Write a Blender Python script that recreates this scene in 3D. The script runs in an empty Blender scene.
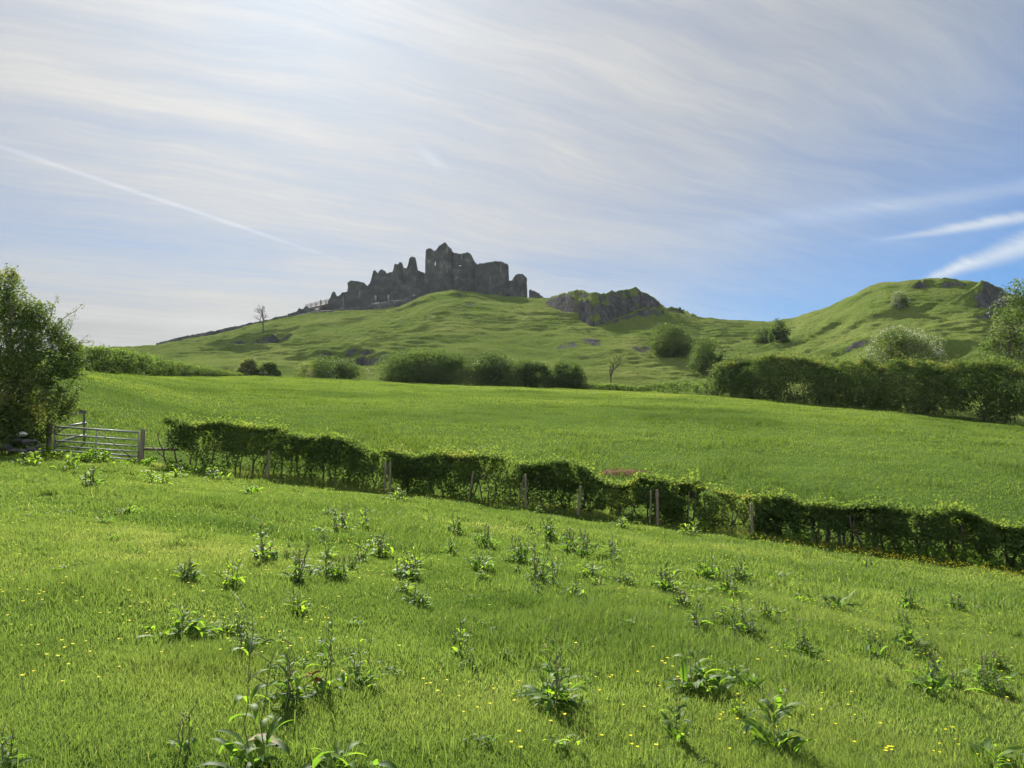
import bpy, math, random
import numpy as np
from mathutils import Vector
R = math.radians
rng = np.random.default_rng(7)
random.seed(7)
S = bpy.context.scene
COL = S.collection

# ------------------------------------------------------------------ camera
HAZE = 0.00004                  # density of the air
ZC = 1.6                       # eye height
FPX = 768.0                    # 27 mm lens on 36 mm -> 768 px
PITCH = R(3.43)
cam_d = bpy.data.cameras.new('camera'); cam_d.lens = 27; cam_d.sensor_width = 36
cam_d.clip_start = 0.1; cam_d.clip_end = 9000
cam = bpy.data.objects.new('camera', cam_d); COL.objects.link(cam)
cam.location = (0, 0, ZC); cam.rotation_euler = (R(90) + PITCH, 0, 0)
S.camera = cam

# ------------------------------------------------------------------ light
SUN_EL, SUN_AZ = R(34.0), R(-16.0)          # azimuth measured from +Y towards +X
SUN_DIR = Vector((math.sin(SUN_AZ)*math.cos(SUN_EL), math.cos(SUN_AZ)*math.cos(SUN_EL), math.sin(SUN_EL)))
sun_d = bpy.data.lights.new('sun', 'SUN'); sun_d.energy = 5.0; sun_d.angle = R(0.6); sun_d.color = (1.0, 0.955, 0.87)
sun = bpy.data.objects.new('sun', sun_d); COL.objects.link(sun)
sun.rotation_euler = (-SUN_DIR).to_track_quat('-Z', 'Y').to_euler()
sun.location = (-40, 100, 120)
S.view_settings.view_transform = 'Standard'; S.view_settings.look = 'None'
S.view_settings.exposure = 1.72; S.view_settings.gamma = 1.0
S.view_settings.use_curve_mapping = False
cy = S.cycles
cy.max_bounces = 6; cy.diffuse_bounces = 3; cy.glossy_bounces = 2; cy.transmission_bounces = 4; cy.transparent_max_bounces = 6
cy.caustics_reflective = False; cy.caustics_refractive = False
cy.use_denoising = True; cy.denoiser = "OPENIMAGEDENOISE"; cy.denoising_input_passes = "RGB_ALBEDO_NORMAL"; cy.denoising_prefilter = "ACCURATE"
cy.use_adaptive_sampling = True; cy.adaptive_threshold = 0.02
cy.sample_clamp_indirect = 4.0

cp, sp = math.cos(PITCH), math.sin(PITCH)
def el(py):
    dz = (384 - np.asarray(py, float)) / FPX
    return (sp + dz*cp) / (cp - dz*sp)
def fwd(py):
    return cp - (384 - np.asarray(py, float)) / FPX * sp
def uu(px, py=384):
    return (np.asarray(px, float) - 512) / FPX / fwd(py)
def P(px, py, Y):                               # pixel + forward distance -> world point
    return np.array([uu(px, py)*Y, Y, ZC + el(py)*Y])

# ------------------------------------------------------------------ world
W = bpy.data.worlds.new('World'); S.world = W; W.use_nodes = True
NT = W.node_tree; NT.nodes.clear()
class NB:
    """tiny node-expression helper"""
    def __init__(s, nt): s.nt = nt
    def n(s, typ, **kw):
        x = s.nt.nodes.new(typ)
        for k, v in kw.items(): setattr(x, k, v)
        return x
    def put(s, sock, v):
        if isinstance(v, bpy.types.NodeSocket): s.nt.links.new(v, sock)
        else: sock.default_value = v
    def m(s, op, a, b=0.0, c=0.0, clamp=False):
        x = s.n('ShaderNodeMath', operation=op, use_clamp=clamp)
        s.put(x.inputs[0], a); s.put(x.inputs[1], b); s.put(x.inputs[2], c)
        return x.outputs[0]
    def dot(s, a, v):
        x = s.n('ShaderNodeVectorMath', operation='DOT_PRODUCT'); s.put(x.inputs[0], a); s.put(x.inputs[1], v)
        return x.outputs['Value']
    def ss(s, v, lo, hi, a=0.0, b=1.0):
        x = s.n('ShaderNodeMapRange', interpolation_type='SMOOTHSTEP')
        s.put(x.inputs[0], v); s.put(x.inputs[1], lo); s.put(x.inputs[2], hi); s.put(x.inputs[3], a); s.put(x.inputs[4], b)
        return x.outputs[0]
    def noise(s, vec, scale, detail=4, rough=0.5, dist=0.0):
        x = s.n('ShaderNodeTexNoise'); s.put(x.inputs['Vector'], vec)
        x.inputs['Scale'].default_value = scale; x.inputs['Detail'].default_value = detail
        x.inputs['Roughness'].default_value = rough; x.inputs['Distortion'].default_value = dist
        return x.outputs['Fac']
    def mix(s, f, a, b):
        x = s.n('ShaderNodeMix', data_type='RGBA'); s.put(x.inputs['Factor'], f); s.put(x.inputs[6], a); s.put(x.inputs[7], b)
        return x.outputs[2]
    def comb(s, x_, y_, z_):
        x = s.n('ShaderNodeCombineXYZ'); s.put(x.inputs[0], x_); s.put(x.inputs[1], y_); s.put(x.inputs[2], z_)
        return x.outputs[0]
B = NB(NT)
sky = B.n('ShaderNodeTexSky', sky_type='NISHITA', sun_disc=False)
sky.sun_elevation = SUN_EL; sky.sun_rotation = SUN_AZ
sky.altitude = 200; sky.air_density = 1.0; sky.dust_density = 0.6; sky.ozone_density = 1.4
D = B.n('ShaderNodeTexCoord').outputs['Generated']
sep = B.n('ShaderNodeSeparateXYZ'); B.put(sep.inputs[0], D)
dx, dy, dz = sep.outputs
zs = B.m('MAXIMUM', dz, 0.06)
zs = B.m('ADD', zs, 0.10)
cx_, cy_ = B.m('DIVIDE', dx, zs), B.m('DIVIDE', dy, zs)          # position on a high cloud deck
# streaks run along a slanted direction
sa = R(28)
ca1 = B.m('ADD', B.m('MULTIPLY', cx_, math.cos(sa)), B.m('MULTIPLY', cy_, math.sin(sa)))
ca2 = B.m('SUBTRACT', B.m('MULTIPLY', cy_, math.cos(sa)), B.m('MULTIPLY', cx_, math.sin(sa)))
warp = B.noise(B.comb(cx_, cy_, 3.1), 0.9, 3)
ca2 = B.m('ADD', ca2, B.m('MULTIPLY', warp, 0.45))
vS = B.comb(B.m('MULTIPLY', ca1, 0.35), B.m('MULTIPLY', ca2, 1.15), 0.0)
n1 = B.noise(vS, 1.5, 10, 0.60, 0.15)
n2 = B.noise(B.comb(B.m('MULTIPLY', ca1, 0.7), B.m('MULTIPLY', ca2, 0.9), 5.0), 0.8, 5, 0.5, 0.3)
n3 = B.noise(B.comb(B.m('MULTIPLY', ca1, 0.5), B.m('MULTIPLY', ca2, 3.2), 9.0), 2.2, 9, 0.66, 0.1)
n4 = B.noise(B.comb(B.m('MULTIPLY', ca1, 0.8), B.m('MULTIPLY', ca2, 6.5), 2.0), 3.0, 9, 0.68, 0.08)   # fine fibres
sd = B.dot(D, tuple(SUN_DIR))                                      # cosine to the sun
# thin veil of cirrus: thickest high and to the left, thinning to clear blue low on the right
lean = B.m('ADD', B.m('MULTIPLY', dx, -0.62), B.m('MULTIPLY', dz, 0.95))
veil = B.ss(lean, -0.40, 0.26, 0.0, 0.96)
veil = B.m('MAXIMUM', veil, B.ss(dy, 0.2, -0.3, 0.0, 0.9))
tex = B.m('ADD', B.m('MULTIPLY', B.ss(n1, 0.30, 0.72), 0.46), B.m('MULTIPLY', B.ss(n2, 0.3, 0.7), 0.30))
tex = B.m('ADD', tex, B.m('ADD', B.m('MULTIPLY', B.ss(n3, 0.35, 0.72), 0.22), B.m('MULTIPLY', B.ss(n4, 0.35, 0.7), 0.20)))
cov = B.m('MULTIPLY', veil, B.m('ADD', 0.74, B.m('MULTIPLY', tex, 0.36)), clamp=True)
low = B.ss(dz, 0.0, 0.20, 0.55, 0.0)                               # milky towards the horizon
cov = B.m('ADD', cov, B.m('MULTIPLY', low, B.ss(dx, -0.60, 0.25, 1.0, 0.12)), clamp=True)
def wdir(px, py):
    v = Vector((float(uu(px, py)), 1.0, float(el(py)))); v.normalize(); return v
def streak(a, b, w0, w1, fade0, fade1, amp, soft_noise):
    """a straight trail across the sky between two directions; its half width goes from w0 to w1"""
    A_, B_ = wdir(*a), wdir(*b)
    n = A_.cross(B_).normalized(); t = (B_ - A_).normalized()
    L0, L1 = A_.dot(t), B_.dot(t)
    off = B.dot(D, tuple(n)); al = B.ss(B.dot(D, tuple(t)), L0, L1)
    lin = B.m('DIVIDE', B.m('SUBTRACT', B.dot(D, tuple(t)), L0), L1 - L0, clamp=True)
    wd = B.m('ADD', w0, B.m('MULTIPLY', lin, w1 - w0))
    r = B.m('DIVIDE', B.m('ABSOLUTE', B.m('ADD', off, B.m('MULTIPLY', B.m('SUBTRACT', soft_noise, 0.5), 0.012))), wd)
    body = B.ss(r, 0.0, 1.0, 1.0, 0.0)
    ends = B.m('MULTIPLY', B.ss(lin, 0.0, max(fade0, 1e-3)), B.ss(lin, 1 - fade1, 1.0, 1.0, 0.0)) if fade1 > 0 else B.ss(lin, 0.0, max(fade0, 1e-3))
    return B.m('MULTIPLY', B.m('MULTIPLY', body, ends), B.m('MULTIPLY', amp, B.m('ADD', 0.55, B.m('MULTIPLY', n3, 0.9))))
st = streak((895, 290), (1180, 190), 0.004, 0.042, 0.20, 0.0, 0.72, n3)
st = B.m('MAXIMUM', st, streak((830, 250), (1180, 190), 0.004, 0.018, 0.5, 0.0, 0.62, n3))
st = B.m('MAXIMUM', st, streak((640, 240), (1180, 165), 0.016, 0.020, 0.6, 0.0, 0.30, n2))
st = B.m('MAXIMUM', st, streak((-160, 92), (375, 272), 0.0050, 0.0030, 0.3, 0.30, 0.24, n2))
st = B.m('MAXIMUM', st, streak((410, 140), (455, 180), 0.010, 0.011, 0.4, 0.5, 0.16, n2))
cov = B.m('MAXIMUM', cov, B.m('ADD', B.m('MULTIPLY', cov, 0.75), B.m('MULTIPLY', st, 0.8)), clamp=True)
# ice crystals scatter forward: cloud gets brighter round the sun
f1 = B.m('POWER', B.m('MAXIMUM', sd, 0.0), 7.0)
f2 = B.m('POWER', B.m('MAXIMUM', sd, 0.0), 60.0)
back_fill = B.ss(dy, 0.15, -0.25, 0.0, 5.5)                              # unseen cloud glow added behind the camera, fill for shaded castle and hedges
lum = B.m('ADD', B.m('ADD', 2.75, back_fill), B.m('ADD', B.m('MULTIPLY', f1, 1.45), B.m('MULTIPLY', f2, 1.1)))
lum = B.m('MULTIPLY', lum, B.m('ADD', 0.80, B.m('MULTIPLY', tex, 0.32)))
lum = B.m('ADD', lum, B.m('MULTIPLY', st, 2.6))
tint = B.mix(B.ss(sd, 0.60, 0.99), (0.91, 0.985, 1.03, 1), (1.0, 1.0, 0.985, 1))
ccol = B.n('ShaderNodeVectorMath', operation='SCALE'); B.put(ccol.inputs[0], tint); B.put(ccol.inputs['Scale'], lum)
bright = B.n('ShaderNodeVectorMath', operation='MULTIPLY'); B.put(bright.inputs[0], sky.outputs[0]); B.put(bright.inputs[1], (0.15, 0.39, 0.68))
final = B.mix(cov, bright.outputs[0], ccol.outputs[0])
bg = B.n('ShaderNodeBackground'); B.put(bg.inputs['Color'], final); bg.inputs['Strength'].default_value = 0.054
wo = B.n('ShaderNodeOutputWorld'); NT.links.new(bg.outputs[0], wo.inputs[0])

# ------------------------------------------------------------------ numpy noise
def _h(i, j, k):
    v = np.sin(i*127.1 + j*311.7 + k*74.7) * 43758.5453
    return v - np.floor(v)
def vn(x, y, z=0.0):
    x, y, z = np.broadcast_arrays(np.asarray(x, float), np.asarray(y, float), np.asarray(z, float))
    i, j, k = np.floor(x), np.floor(y), np.floor(z)
    f, g, h = x-i, y-j, z-k
    f, g, h = f*f*(3-2*f), g*g*(3-2*g), h*h*(3-2*h)
    r = 0
    for a in (0, 1):
        for b in (0, 1):
            for c in (0, 1):
                r = r + _h(i+a, j+b, k+c) * (f if a else 1-f) * (g if b else 1-g) * (h if c else 1-h)
    return r
def fbm(x, y, z=0.0, o=4):
    r, a, t = 0, 1.0, 0
    for q in range(o):
        r = r + a*vn(np.asarray(x)*2**q + 17.3*q, np.asarray(y)*2**q + 5.1*q, np.asarray(z)*2**q + 9.7*q); t += a; a *= 0.5
    return r/t
def sst(v, a, b):
    t = np.clip((np.asarray(v, float)-a)/(b-a), 0, 1); return t*t*(3-2*t)

# ------------------------------------------------------------------ terrain
hed = np.array([(-300, 440, 30), (-60, 452, 30), (30, 456, 29.5), (90, 461, 29.2), (140, 464, 29), (170, 470, 29.2), (268, 478, 29.3), (386, 492, 28),
                (525, 508, 26.5), (657, 525, 25), (760, 537, 24), (860, 552, 23), (1024, 572, 22), (1300, 606, 20.5)], float)
back = np.array([(-300, 372, 48), (60, 371, 55), (90, 372, 60), (150, 376, 75), (200, 377, 90), (240, 376.5, 101), (300, 377.5, 105), (380, 381, 106), (470, 385.5, 104), (560, 388.5, 101),
                 (650, 392.5, 96), (720, 396, 90), (800, 403, 83), (900, 411.5, 75), (1024, 426, 65), (1300, 455, 50)], float)
ridge = np.array([(-300, 372, 210), (60, 358, 220), (130, 350, 225), (160, 347, 228), (200, 339, 230), (230, 333, 230), (262, 326, 230), (290, 319.5, 232), (320, 314, 233), (345, 311, 233), (380, 309, 233),
                  (400, 306.5, 231), (418, 299.5, 228), (435, 293.5, 226), (452, 291.5, 226), (480, 294, 228), (505, 297, 230), (530, 297.5, 232), (550, 298, 234), (580, 299, 236), (620, 301, 238), (655, 306, 240),
                  (680, 314, 240), (700, 319, 238), (735, 321.5, 232), (768, 322, 226), (795, 318.5, 215), (820, 311, 205), (840, 302.5, 198), (858, 294, 192), (872, 287, 188), (890, 282.5, 184), (910, 280.5, 182), (940, 279.5, 180),
                  (970, 280, 178), (985, 283, 176), (1000, 290, 174), (1030, 300, 172), (1100, 312, 168), (1300, 330, 165)], float)
uh, ub, ur = uu(hed[:, 0]), uu(back[:, 0]), uu(ridge[:, 0])
def Yh_u(u): return np.interp(u, uh, hed[:, 2])
def Yb_u(u): return np.interp(u, ub, back[:, 2])
def Ys_u(u): return np.interp(u, ur, ridge[:, 2])
zh_t = ZC + el(hed[:, 1])*hed[:, 2]
corr_t = zh_t - (-0.04*hed[:, 2] - 0.107*uh*hed[:, 2])
hx = uh*hed[:, 2]
def Yh_x(x): return np.interp(x, hx, hed[:, 2])
def terrain(x, Y, detail=True):
    x, Y = np.broadcast_arrays(np.asarray(x, float), np.asarray(Y, float))
    u = np.clip(x/np.maximum(Y, 1.0), -1.6, 1.6)
    yh, yb, ys = Yh_u(u), Yb_u(u), Ys_u(u)
    cor = np.interp(u, uh, corr_t)
    zn = -0.04*Y - 0.107*np.clip(x, -60, 60) + cor*np.clip(Y/yh, 0, 1)**2
    zh = -0.04*yh - 0.107*np.clip(u*yh, -60, 60) + cor
    eb = np.interp(u, ub, el(back[:, 1])); zb = ZC + eb*yb
    t = np.clip((Y-yh)/(yb-yh), 0, 1)
    zm = zh + (zb-zh)*t + 0.9*np.sin(np.pi*t)
    es = np.interp(u, ur, el(ridge[:, 1])); zsk = ZC + es*ys
    t2 = np.clip((Y-yb)/(ys-yb), 0, 1)
    g = np.sin(np.pi/2*t2**1.12)
    zhl = ZC + Y*(eb + (es-eb)*g) - 1.6*np.sin(np.pi*np.clip(t2/0.16, 0, 1))
    if detail:
        zhl = zhl + sst(t2, 0.05, 0.3)*sst(1-t2, 0.0, 0.12)*((fbm(x*0.045, Y*0.045, 1.0, 4)-0.5)*4.5)
        zhl = zhl + sst(t2, 0.05, 0.2)*((fbm(x*0.16, Y*0.2, 2.0, 4)-0.5)*1.3 + (fbm(x*0.55, Y*0.9, 3.0, 3)-0.5)*0.40)
        for (fx, fy, fY, w, h) in SCARPS:
            xc = float(uu(fx, fy))*fY
            prof = sst(Y - fY - (vn(x*0.25, 3.0)-0.5)*5, -1.0, 1.0)*np.exp(-np.clip(Y-fY, 0, 99)/9.0)
            zhl = zhl + h*prof*np.exp(-((x-xc)/w)**2)*(0.4+0.8*vn(x*0.35, Y*0.35, 8.0))
        sp_ = 0.95
        q = zhl/sp_ + (fbm(x*0.05, Y*0.05, 4.0, 3)-0.5)*5 + (vn(x*0.3, Y*0.3, 6.0)-0.5)*0.7
        fr = q - np.floor(q)
        k = 0.46*sst(fbm(x*0.035, Y*0.05, 7.0, 3), 0.34, 0.62)*sst(t2, 0.08, 0.25)
        zhl = zhl + sp_*(sst(fr, 0.30, 0.70)-fr)*k
    zf = zsk - 25*(1-np.exp(-((Y-ys)/95.0)**2)) + (fbm(x*0.1, Y*0.1, 2.0, 3)-0.5)*0.8*sst(Y-ys, 0, 8)
    z = np.where(Y <= yh, zn, np.where(Y <= yb, zm, np.where(Y <= ys, zhl, zf)))
    if detail:
        nb = sst(Y, yb, yb-6)*1.0
        z = z + (fbm(x*0.25, Y*0.25, 0.0, 3)-0.5)*0.22*nb + (fbm(x*1.3, Y*1.3, 5.0, 3)-0.5)*0.10*nb
    return z
SCARPS = [(258, 338, 185, 10, 1.6), (235, 345, 160, 7, 1.6), (345, 362, 138, 8, 2.6), (300, 345, 165, 6, 1.4), (465, 302, 205, 5, 1.6), (412, 313, 200, 6, 1.2), (615, 322, 190, 14, 1.4), (700, 345, 170, 8, 1.0),
          (850, 345, 120, 9, 1.4), (945, 352, 105, 7, 1.6), (905, 318, 140, 10, 1.5), (815, 330, 150, 7, 1.0), (870, 300, 165, 6, 1.3), (560, 318, 180, 12, 1.1)]
def ground_at(px, py, lo=1.8, hi=400):
    """where the sight line of a pixel first meets the ground"""
    u, e = float(uu(px, py)), float(el(py))
    Ys = np.geomspace(lo, hi, 6000)
    d = terrain(u*Ys, Ys) - (ZC + e*Ys)
    k = np.argmax(d >= 0) if (d >= 0).any() else len(Ys)-1
    Y = Ys[k]
    return np.array([u*Y, Y, float(terrain(u*Y, Y))])

# ------------------------------------------------------------------ mesh helpers
def mesh(name, verts, faces, mat=None, parent=None, loc=None, attrs=None, smooth=False, mats=None, mat_idx=None):
    """faces: list of int arrays (n,3)/(n,4). verts in world space; loc = origin of the object."""
    v = np.asarray(verts, np.float32).reshape(-1, 3)
    if loc is not None: v = v - np.asarray(loc, np.float32)
    me = bpy.data.meshes.new(name)
    fs = [np.asarray(f, np.int32) for f in (faces if isinstance(faces, list) else [faces]) if len(f)]
    me.vertices.add(len(v)); me.vertices.foreach_set('co', v.ravel())
    idx = np.concatenate([f.ravel() for f in fs]); tot = np.concatenate([np.full(len(f), f.shape[1], np.int32) for f in fs])
    me.loops.add(len(idx)); me.loops.foreach_set('vertex_index', idx)
    me.polygons.add(len(tot)); st_ = np.zeros(len(tot), np.int32); st_[1:] = np.cumsum(tot)[:-1]
    me.polygons.foreach_set('loop_start', st_); me.polygons.foreach_set('loop_total', tot)
    if smooth: me.polygons.foreach_set('use_smooth', np.ones(len(tot), bool))
    for m_ in (mats or ([mat] if mat else [])): me.materials.append(m_)
    if mat_idx is not None: me.polygons.foreach_set('material_index', np.asarray(mat_idx, np.int32))
    me.update(calc_edges=True)
    for k, a in (attrs or {}).items():
        at = me.attributes.new(k, 'FLOAT', 'POINT'); at.data.foreach_set('value', np.asarray(a, np.float32))
    o = bpy.data.objects.new(name, me); COL.objects.link(o)
    if parent is not None: o.parent = parent
    elif loc is not None: o.location = [float(c) for c in loc]
    return o
def thing(name, label, cat, loc, group=None):
    o = bpy.data.objects.new(name, None); COL.objects.link(o); o.location = [float(c) for c in loc]
    o.empty_display_size = 0.3
    return tag(o, label, cat, group)
def tag(o, label, cat, group=None):
    o['label'] = label; o['category'] = cat
    if group: o['group'] = group
    return o
def kind(o, k, label=None):
    o['kind'] = k
    if label: o['label'] = label
    return o
def grid_faces(nr, nc, wrap=False):
    a = np.arange(nr*nc).reshape(nr, nc)
    if wrap: a = np.hstack([a, a[:, :1]])
    return np.stack([a[:-1, :-1], a[:-1, 1:], a[1:, 1:], a[1:, :-1]], -1).reshape(-1, 4)
class MB:
    def __init__(s): s.v = []; s.q = []; s.t = []; s.n = 0
    def add(s, v, q=None, t=None):
        v = np.asarray(v, float).reshape(-1, 3)
        if q is not None and len(q): s.q.append(np.asarray(q) + s.n)
        if t is not None and len(t): s.t.append(np.asarray(t) + s.n)
        s.v.append(v); s.n += len(v)
    def tube(s, pts, rad, k=6, jit=0.0):
        pts = np.asarray(pts, float); n = len(pts); rad = np.broadcast_to(np.asarray(rad, float), (n,))
        tg = np.gradient(pts, axis=0); tg /= np.linalg.norm(tg, axis=1)[:, None] + 1e-9
        ref = np.array([0.0, 0, 1]) if abs(tg[0, 2]) < 0.8 else np.array([1.0, 0, 0])
        a = np.cross(tg, ref); a /= np.linalg.norm(a, axis=1)[:, None] + 1e-9; b = np.cross(tg, a)
        an = np.linspace(0, 2*np.pi, k, endpoint=False)
        ring = (a[:, None]*np.cos(an)[None, :, None] + b[:, None]*np.sin(an)[None, :, None])
        rr = rad[:, None, None]*(1 + jit*(rng.random((n, k, 1))-0.5))
        v = pts[:, None] + ring*rr
        q = grid_faces(n, k, True)
        v = np.concatenate([v.reshape(-1, 3), pts[:1], pts[-1:]])
        i = np.arange(k); j = (i+1) % k
        t = np.concatenate([np.stack([j, i, np.full(k, n*k)], 1), np.stack([(n-1)*k+i, (n-1)*k+j, np.full(k, n*k+1)], 1)])
        s.add(v, q, t)
    def box(s, c, size, rot=None):
        h = np.asarray(size)/2.0
        v = np.array([(x, y, z) for x in (-1, 1) for y in (-1, 1) for z in (-1, 1)])*h
        if rot is not None: v = v @ np.asarray(rot).T
        s.add(v + np.asarray(c), [(0, 1, 3, 2), (4, 6, 7, 5), (0, 4, 5, 1), (2, 3, 7, 6), (0, 2, 6, 4), (1, 5, 7, 3)])
    def build(s, name, mat, parent=None, loc=None, **kw):
        fs = []
        if s.q: fs.append(np.concatenate(s.q))
        if s.t: fs.append(np.concatenate(s.t))
        return mesh(name, np.concatenate(s.v), fs, mat, parent, loc, **kw)
def wob(p0, p1, n=6, amp=0.08):
    t = np.linspace(0, 1, n)[:, None]
    p = np.asarray(p0)*(1-t) + np.asarray(p1)*t
    w = np.cumsum(rng.normal(0, 1, (n, 3)), 0); w -= w[0]; w -= t*w[-1]
    L = np.linalg.norm(np.asarray(p1)-np.asarray(p0))
    return p + w*amp*L*0.35

# ------------------------------------------------------------------ materials
def mat(name, fn, disp=False):
    m = bpy.data.materials.new(name); m.use_nodes = True; nt = m.node_tree; nt.nodes.clear()
    b = NB(nt); sh = fn(b); o = b.n('ShaderNodeOutputMaterial'); nt.links.new(sh, o.inputs[0]); return m
def prin(b, col, rough=0.8, spec=0.3, normal=None, metal=0.0):
    p = b.n('ShaderNodeBsdfPrincipled'); b.put(p.inputs['Base Color'], col); b.put(p.inputs['Roughness'], rough)
    b.put(p.inputs['Specular IOR Level'], spec); b.put(p.inputs['Metallic'], metal)
    if normal is not None: b.put(p.inputs['Normal'], normal)
    return p.outputs[0]
def bump(b, h, dist=0.1, strength=1.0):
    x = b.n('ShaderNodeBump'); b.put(x.inputs['Height'], h); x.inputs['Distance'].default_value = dist; x.inputs['Strength'].default_value = strength
    return x.outputs[0]
def ramp(b, f, stops):
    x = b.n('ShaderNodeValToRGB'); b.put(x.inputs[0], f); e = x.color_ramp.elements
    while len(e) < len(stops): e.new(0.5)
    for i, (p, c) in enumerate(stops): e[i].position = p; e[i].color = (*c, 1)
    return x.outputs[0]
def attr(b, n):
    x = b.n('ShaderNodeAttribute'); x.attribute_name = n; return x.outputs['Fac']
def pos(b): return b.n('ShaderNodeNewGeometry').outputs['Position']
def leaf_mat(name, stops, trans=0.48, rough=0.6, spec=0.12, tgain=(2.0, 2.2, 0.7)):
    def f(b):
        c = ramp(b, attr(b, 'tint'), stops)
        tc = b.n('ShaderNodeMix', data_type='RGBA', blend_type='MULTIPLY'); tc.inputs['Factor'].default_value = 1
        b.put(tc.inputs[6], c); b.put(tc.inputs[7], (*tgain, 1))
        tr = b.n('ShaderNodeBsdfTranslucent'); b.put(tr.inputs[0], tc.outputs[2])
        mx = b.n('ShaderNodeMixShader'); mx.inputs[0].default_value = trans
        b.nt.links.new(prin(b, c, rough, spec), mx.inputs[1]); b.nt.links.new(tr.outputs[0], mx.inputs[2])
        return mx.outputs[0]
    return mat(name, f)
M = {}
M['grass'] = leaf_mat('grass_blades', [(0.0, (0.036, 0.068, 0.016)), (0.45, (0.068, 0.107, 0.026)), (0.8, (0.108, 0.146, 0.041)), (1.0, (0.24, 0.23, 0.12))], 0.54, 0.55, 0.10, (1.95, 1.85, 1.1))
M['pasture'] = leaf_mat('pasture_blades', [(0.0, (0.034, 0.062, 0.014)), (0.45, (0.080, 0.124, 0.028)), (0.8, (0.112, 0.150, 0.038)), (1.0, (0.18, 0.17, 0.08))], 0.52, 0.6, 0.05, (1.9, 1.75, 0.9))
M['hawthorn'] = leaf_mat('hawthorn_leaves', [(0.0, (0.034, 0.056, 0.020)), (0.5, (0.054, 0.090, 0.031)), (0.85, (0.096, 0.126, 0.042)), (1.0, (0.145, 0.150, 0.055))], 0.42, 0.75, 0.03, (1.7, 1.65, 0.75))
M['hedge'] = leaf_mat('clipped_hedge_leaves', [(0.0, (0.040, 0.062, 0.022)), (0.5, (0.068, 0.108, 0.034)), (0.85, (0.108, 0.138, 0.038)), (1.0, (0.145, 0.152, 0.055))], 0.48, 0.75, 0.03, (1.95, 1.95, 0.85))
M['dock'] = leaf_mat('dock_leaves', [(0.0, (0.040, 0.074, 0.024)), (0.6, (0.072, 0.125, 0.030)), (1.0, (0.14, 0.19, 0.035))], 0.52, 0.55, 0.07, (2.3, 2.5, 0.6))
M['deadleaf'] = leaf_mat('withered_leaf', [(0.0, (0.15, 0.060, 0.018)), (0.5, (0.22, 0.11, 0.03)), (1.0, (0.30, 0.25, 0.18))], 0.35, 0.7, 0.05, (1.3, 1.0, 0.6))
M['blossom'] = leaf_mat('hawthorn_blossom', [(0.0, (0.20, 0.21, 0.15)), (1.0, (0.42, 0.42, 0.35))], 0.35, 0.8, 0.0, (1.0, 1.0, 0.9))
def f_bark(b):
    n = b.noise(pos(b), 9, 5)
    return prin(b, ramp(b, n, [(0.3, (0.035, 0.028, 0.022)), (0.7, (0.12, 0.10, 0.08))]), 0.9, 0.2, bump(b, n, 0.03))
M['bark'] = mat('bark', f_bark)
def f_stem(b):
    n = b.noise(pos(b), 14, 3)
    return prin(b, ramp(b, n, [(0.3, (0.065, 0.095, 0.028)), (0.7, (0.13, 0.11, 0.05))]), 0.6, 0.3)
M['stem'] = mat('dock_stem', f_stem)
def f_wood(b):
    sc = b.n('ShaderNodeVectorMath', operation='MULTIPLY'); b.put(sc.inputs[0], pos(b)); b.put(sc.inputs[1], (18, 18, 1.6))
    n = b.noise(sc.outputs[0], 2.0, 5)
    return prin(b, ramp(b, n, [(0.25, (0.075, 0.060, 0.042)), (0.6, (0.16, 0.135, 0.095)), (0.8, (0.27, 0.235, 0.17))]), 0.85, 0.2, bump(b, n, 0.02))
M['wood'] = mat('weathered_wood', f_wood)
def f_galv(b):
    n = b.noise(pos(b), 6, 4)
    return prin(b, ramp(b, n, [(0.3, (0.13, 0.14, 0.135)), (0.7, (0.22, 0.23, 0.22))]), b.ss(n, 0.3, 0.7, 0.55, 0.72), 0.4, None, 0.35)
M['galv'] = mat('galvanised_steel', f_galv)
def f_stone(b):
    p = pos(b)
    n = b.noise(p, 0.35, 6, 0.62); f = b.noise(p, 2.4, 5, 0.7)
    br = b.n('ShaderNodeTexBrick'); sc = b.n('ShaderNodeMapping'); b.put(sc.inputs[0], p); sc.inputs['Rotation'].default_value = (R(90), 0, 0)
    b.put(br.inputs[0], sc.outputs[0]); br.inputs['Scale'].default_value = 1.3; br.inputs['Mortar Size'].default_value = 0.03
    br.inputs['Color1'].default_value = (0.85, 0.85, 0.85, 1); br.inputs['Color2'].default_value = (1.15, 1.15, 1.15, 1); br.inputs['Mortar'].default_value = (0.55, 0.55, 0.55, 1)
    c = ramp(b, n, [(0.28, (0.028, 0.031, 0.031)), (0.5, (0.054, 0.058, 0.056)), (0.64, (0.084, 0.086, 0.082)), (0.72, (0.18, 0.178, 0.168))])
    vs = b.n('ShaderNodeVectorMath', operation='MULTIPLY'); b.put(vs.inputs[0], p); b.put(vs.inputs[1], (1.0, 1.0, 0.16))
    streak_ = b.noise(vs.outputs[0], 0.9, 4, 0.6)                        # pale lime runs down the face
    c = b.mix(b.ss(streak_, 0.60, 0.70, 0.0, 0.75), c, (0.16, 0.16, 0.155, 1))
    mu = b.n('ShaderNodeMix', data_type='RGBA', blend_type='MULTIPLY'); mu.inputs['Factor'].default_value = 0.45; b.put(mu.inputs[6], c); b.put(mu.inputs[7], br.outputs[0])
    return prin(b, mu.outputs[2], 0.92, 0.15, bump(b, b.m('ADD', f, b.m('MULTIPLY', br.outputs['Fac'], -0.2)), 0.15))
M['stone'] = mat('ruin_stone', f_stone)
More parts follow.
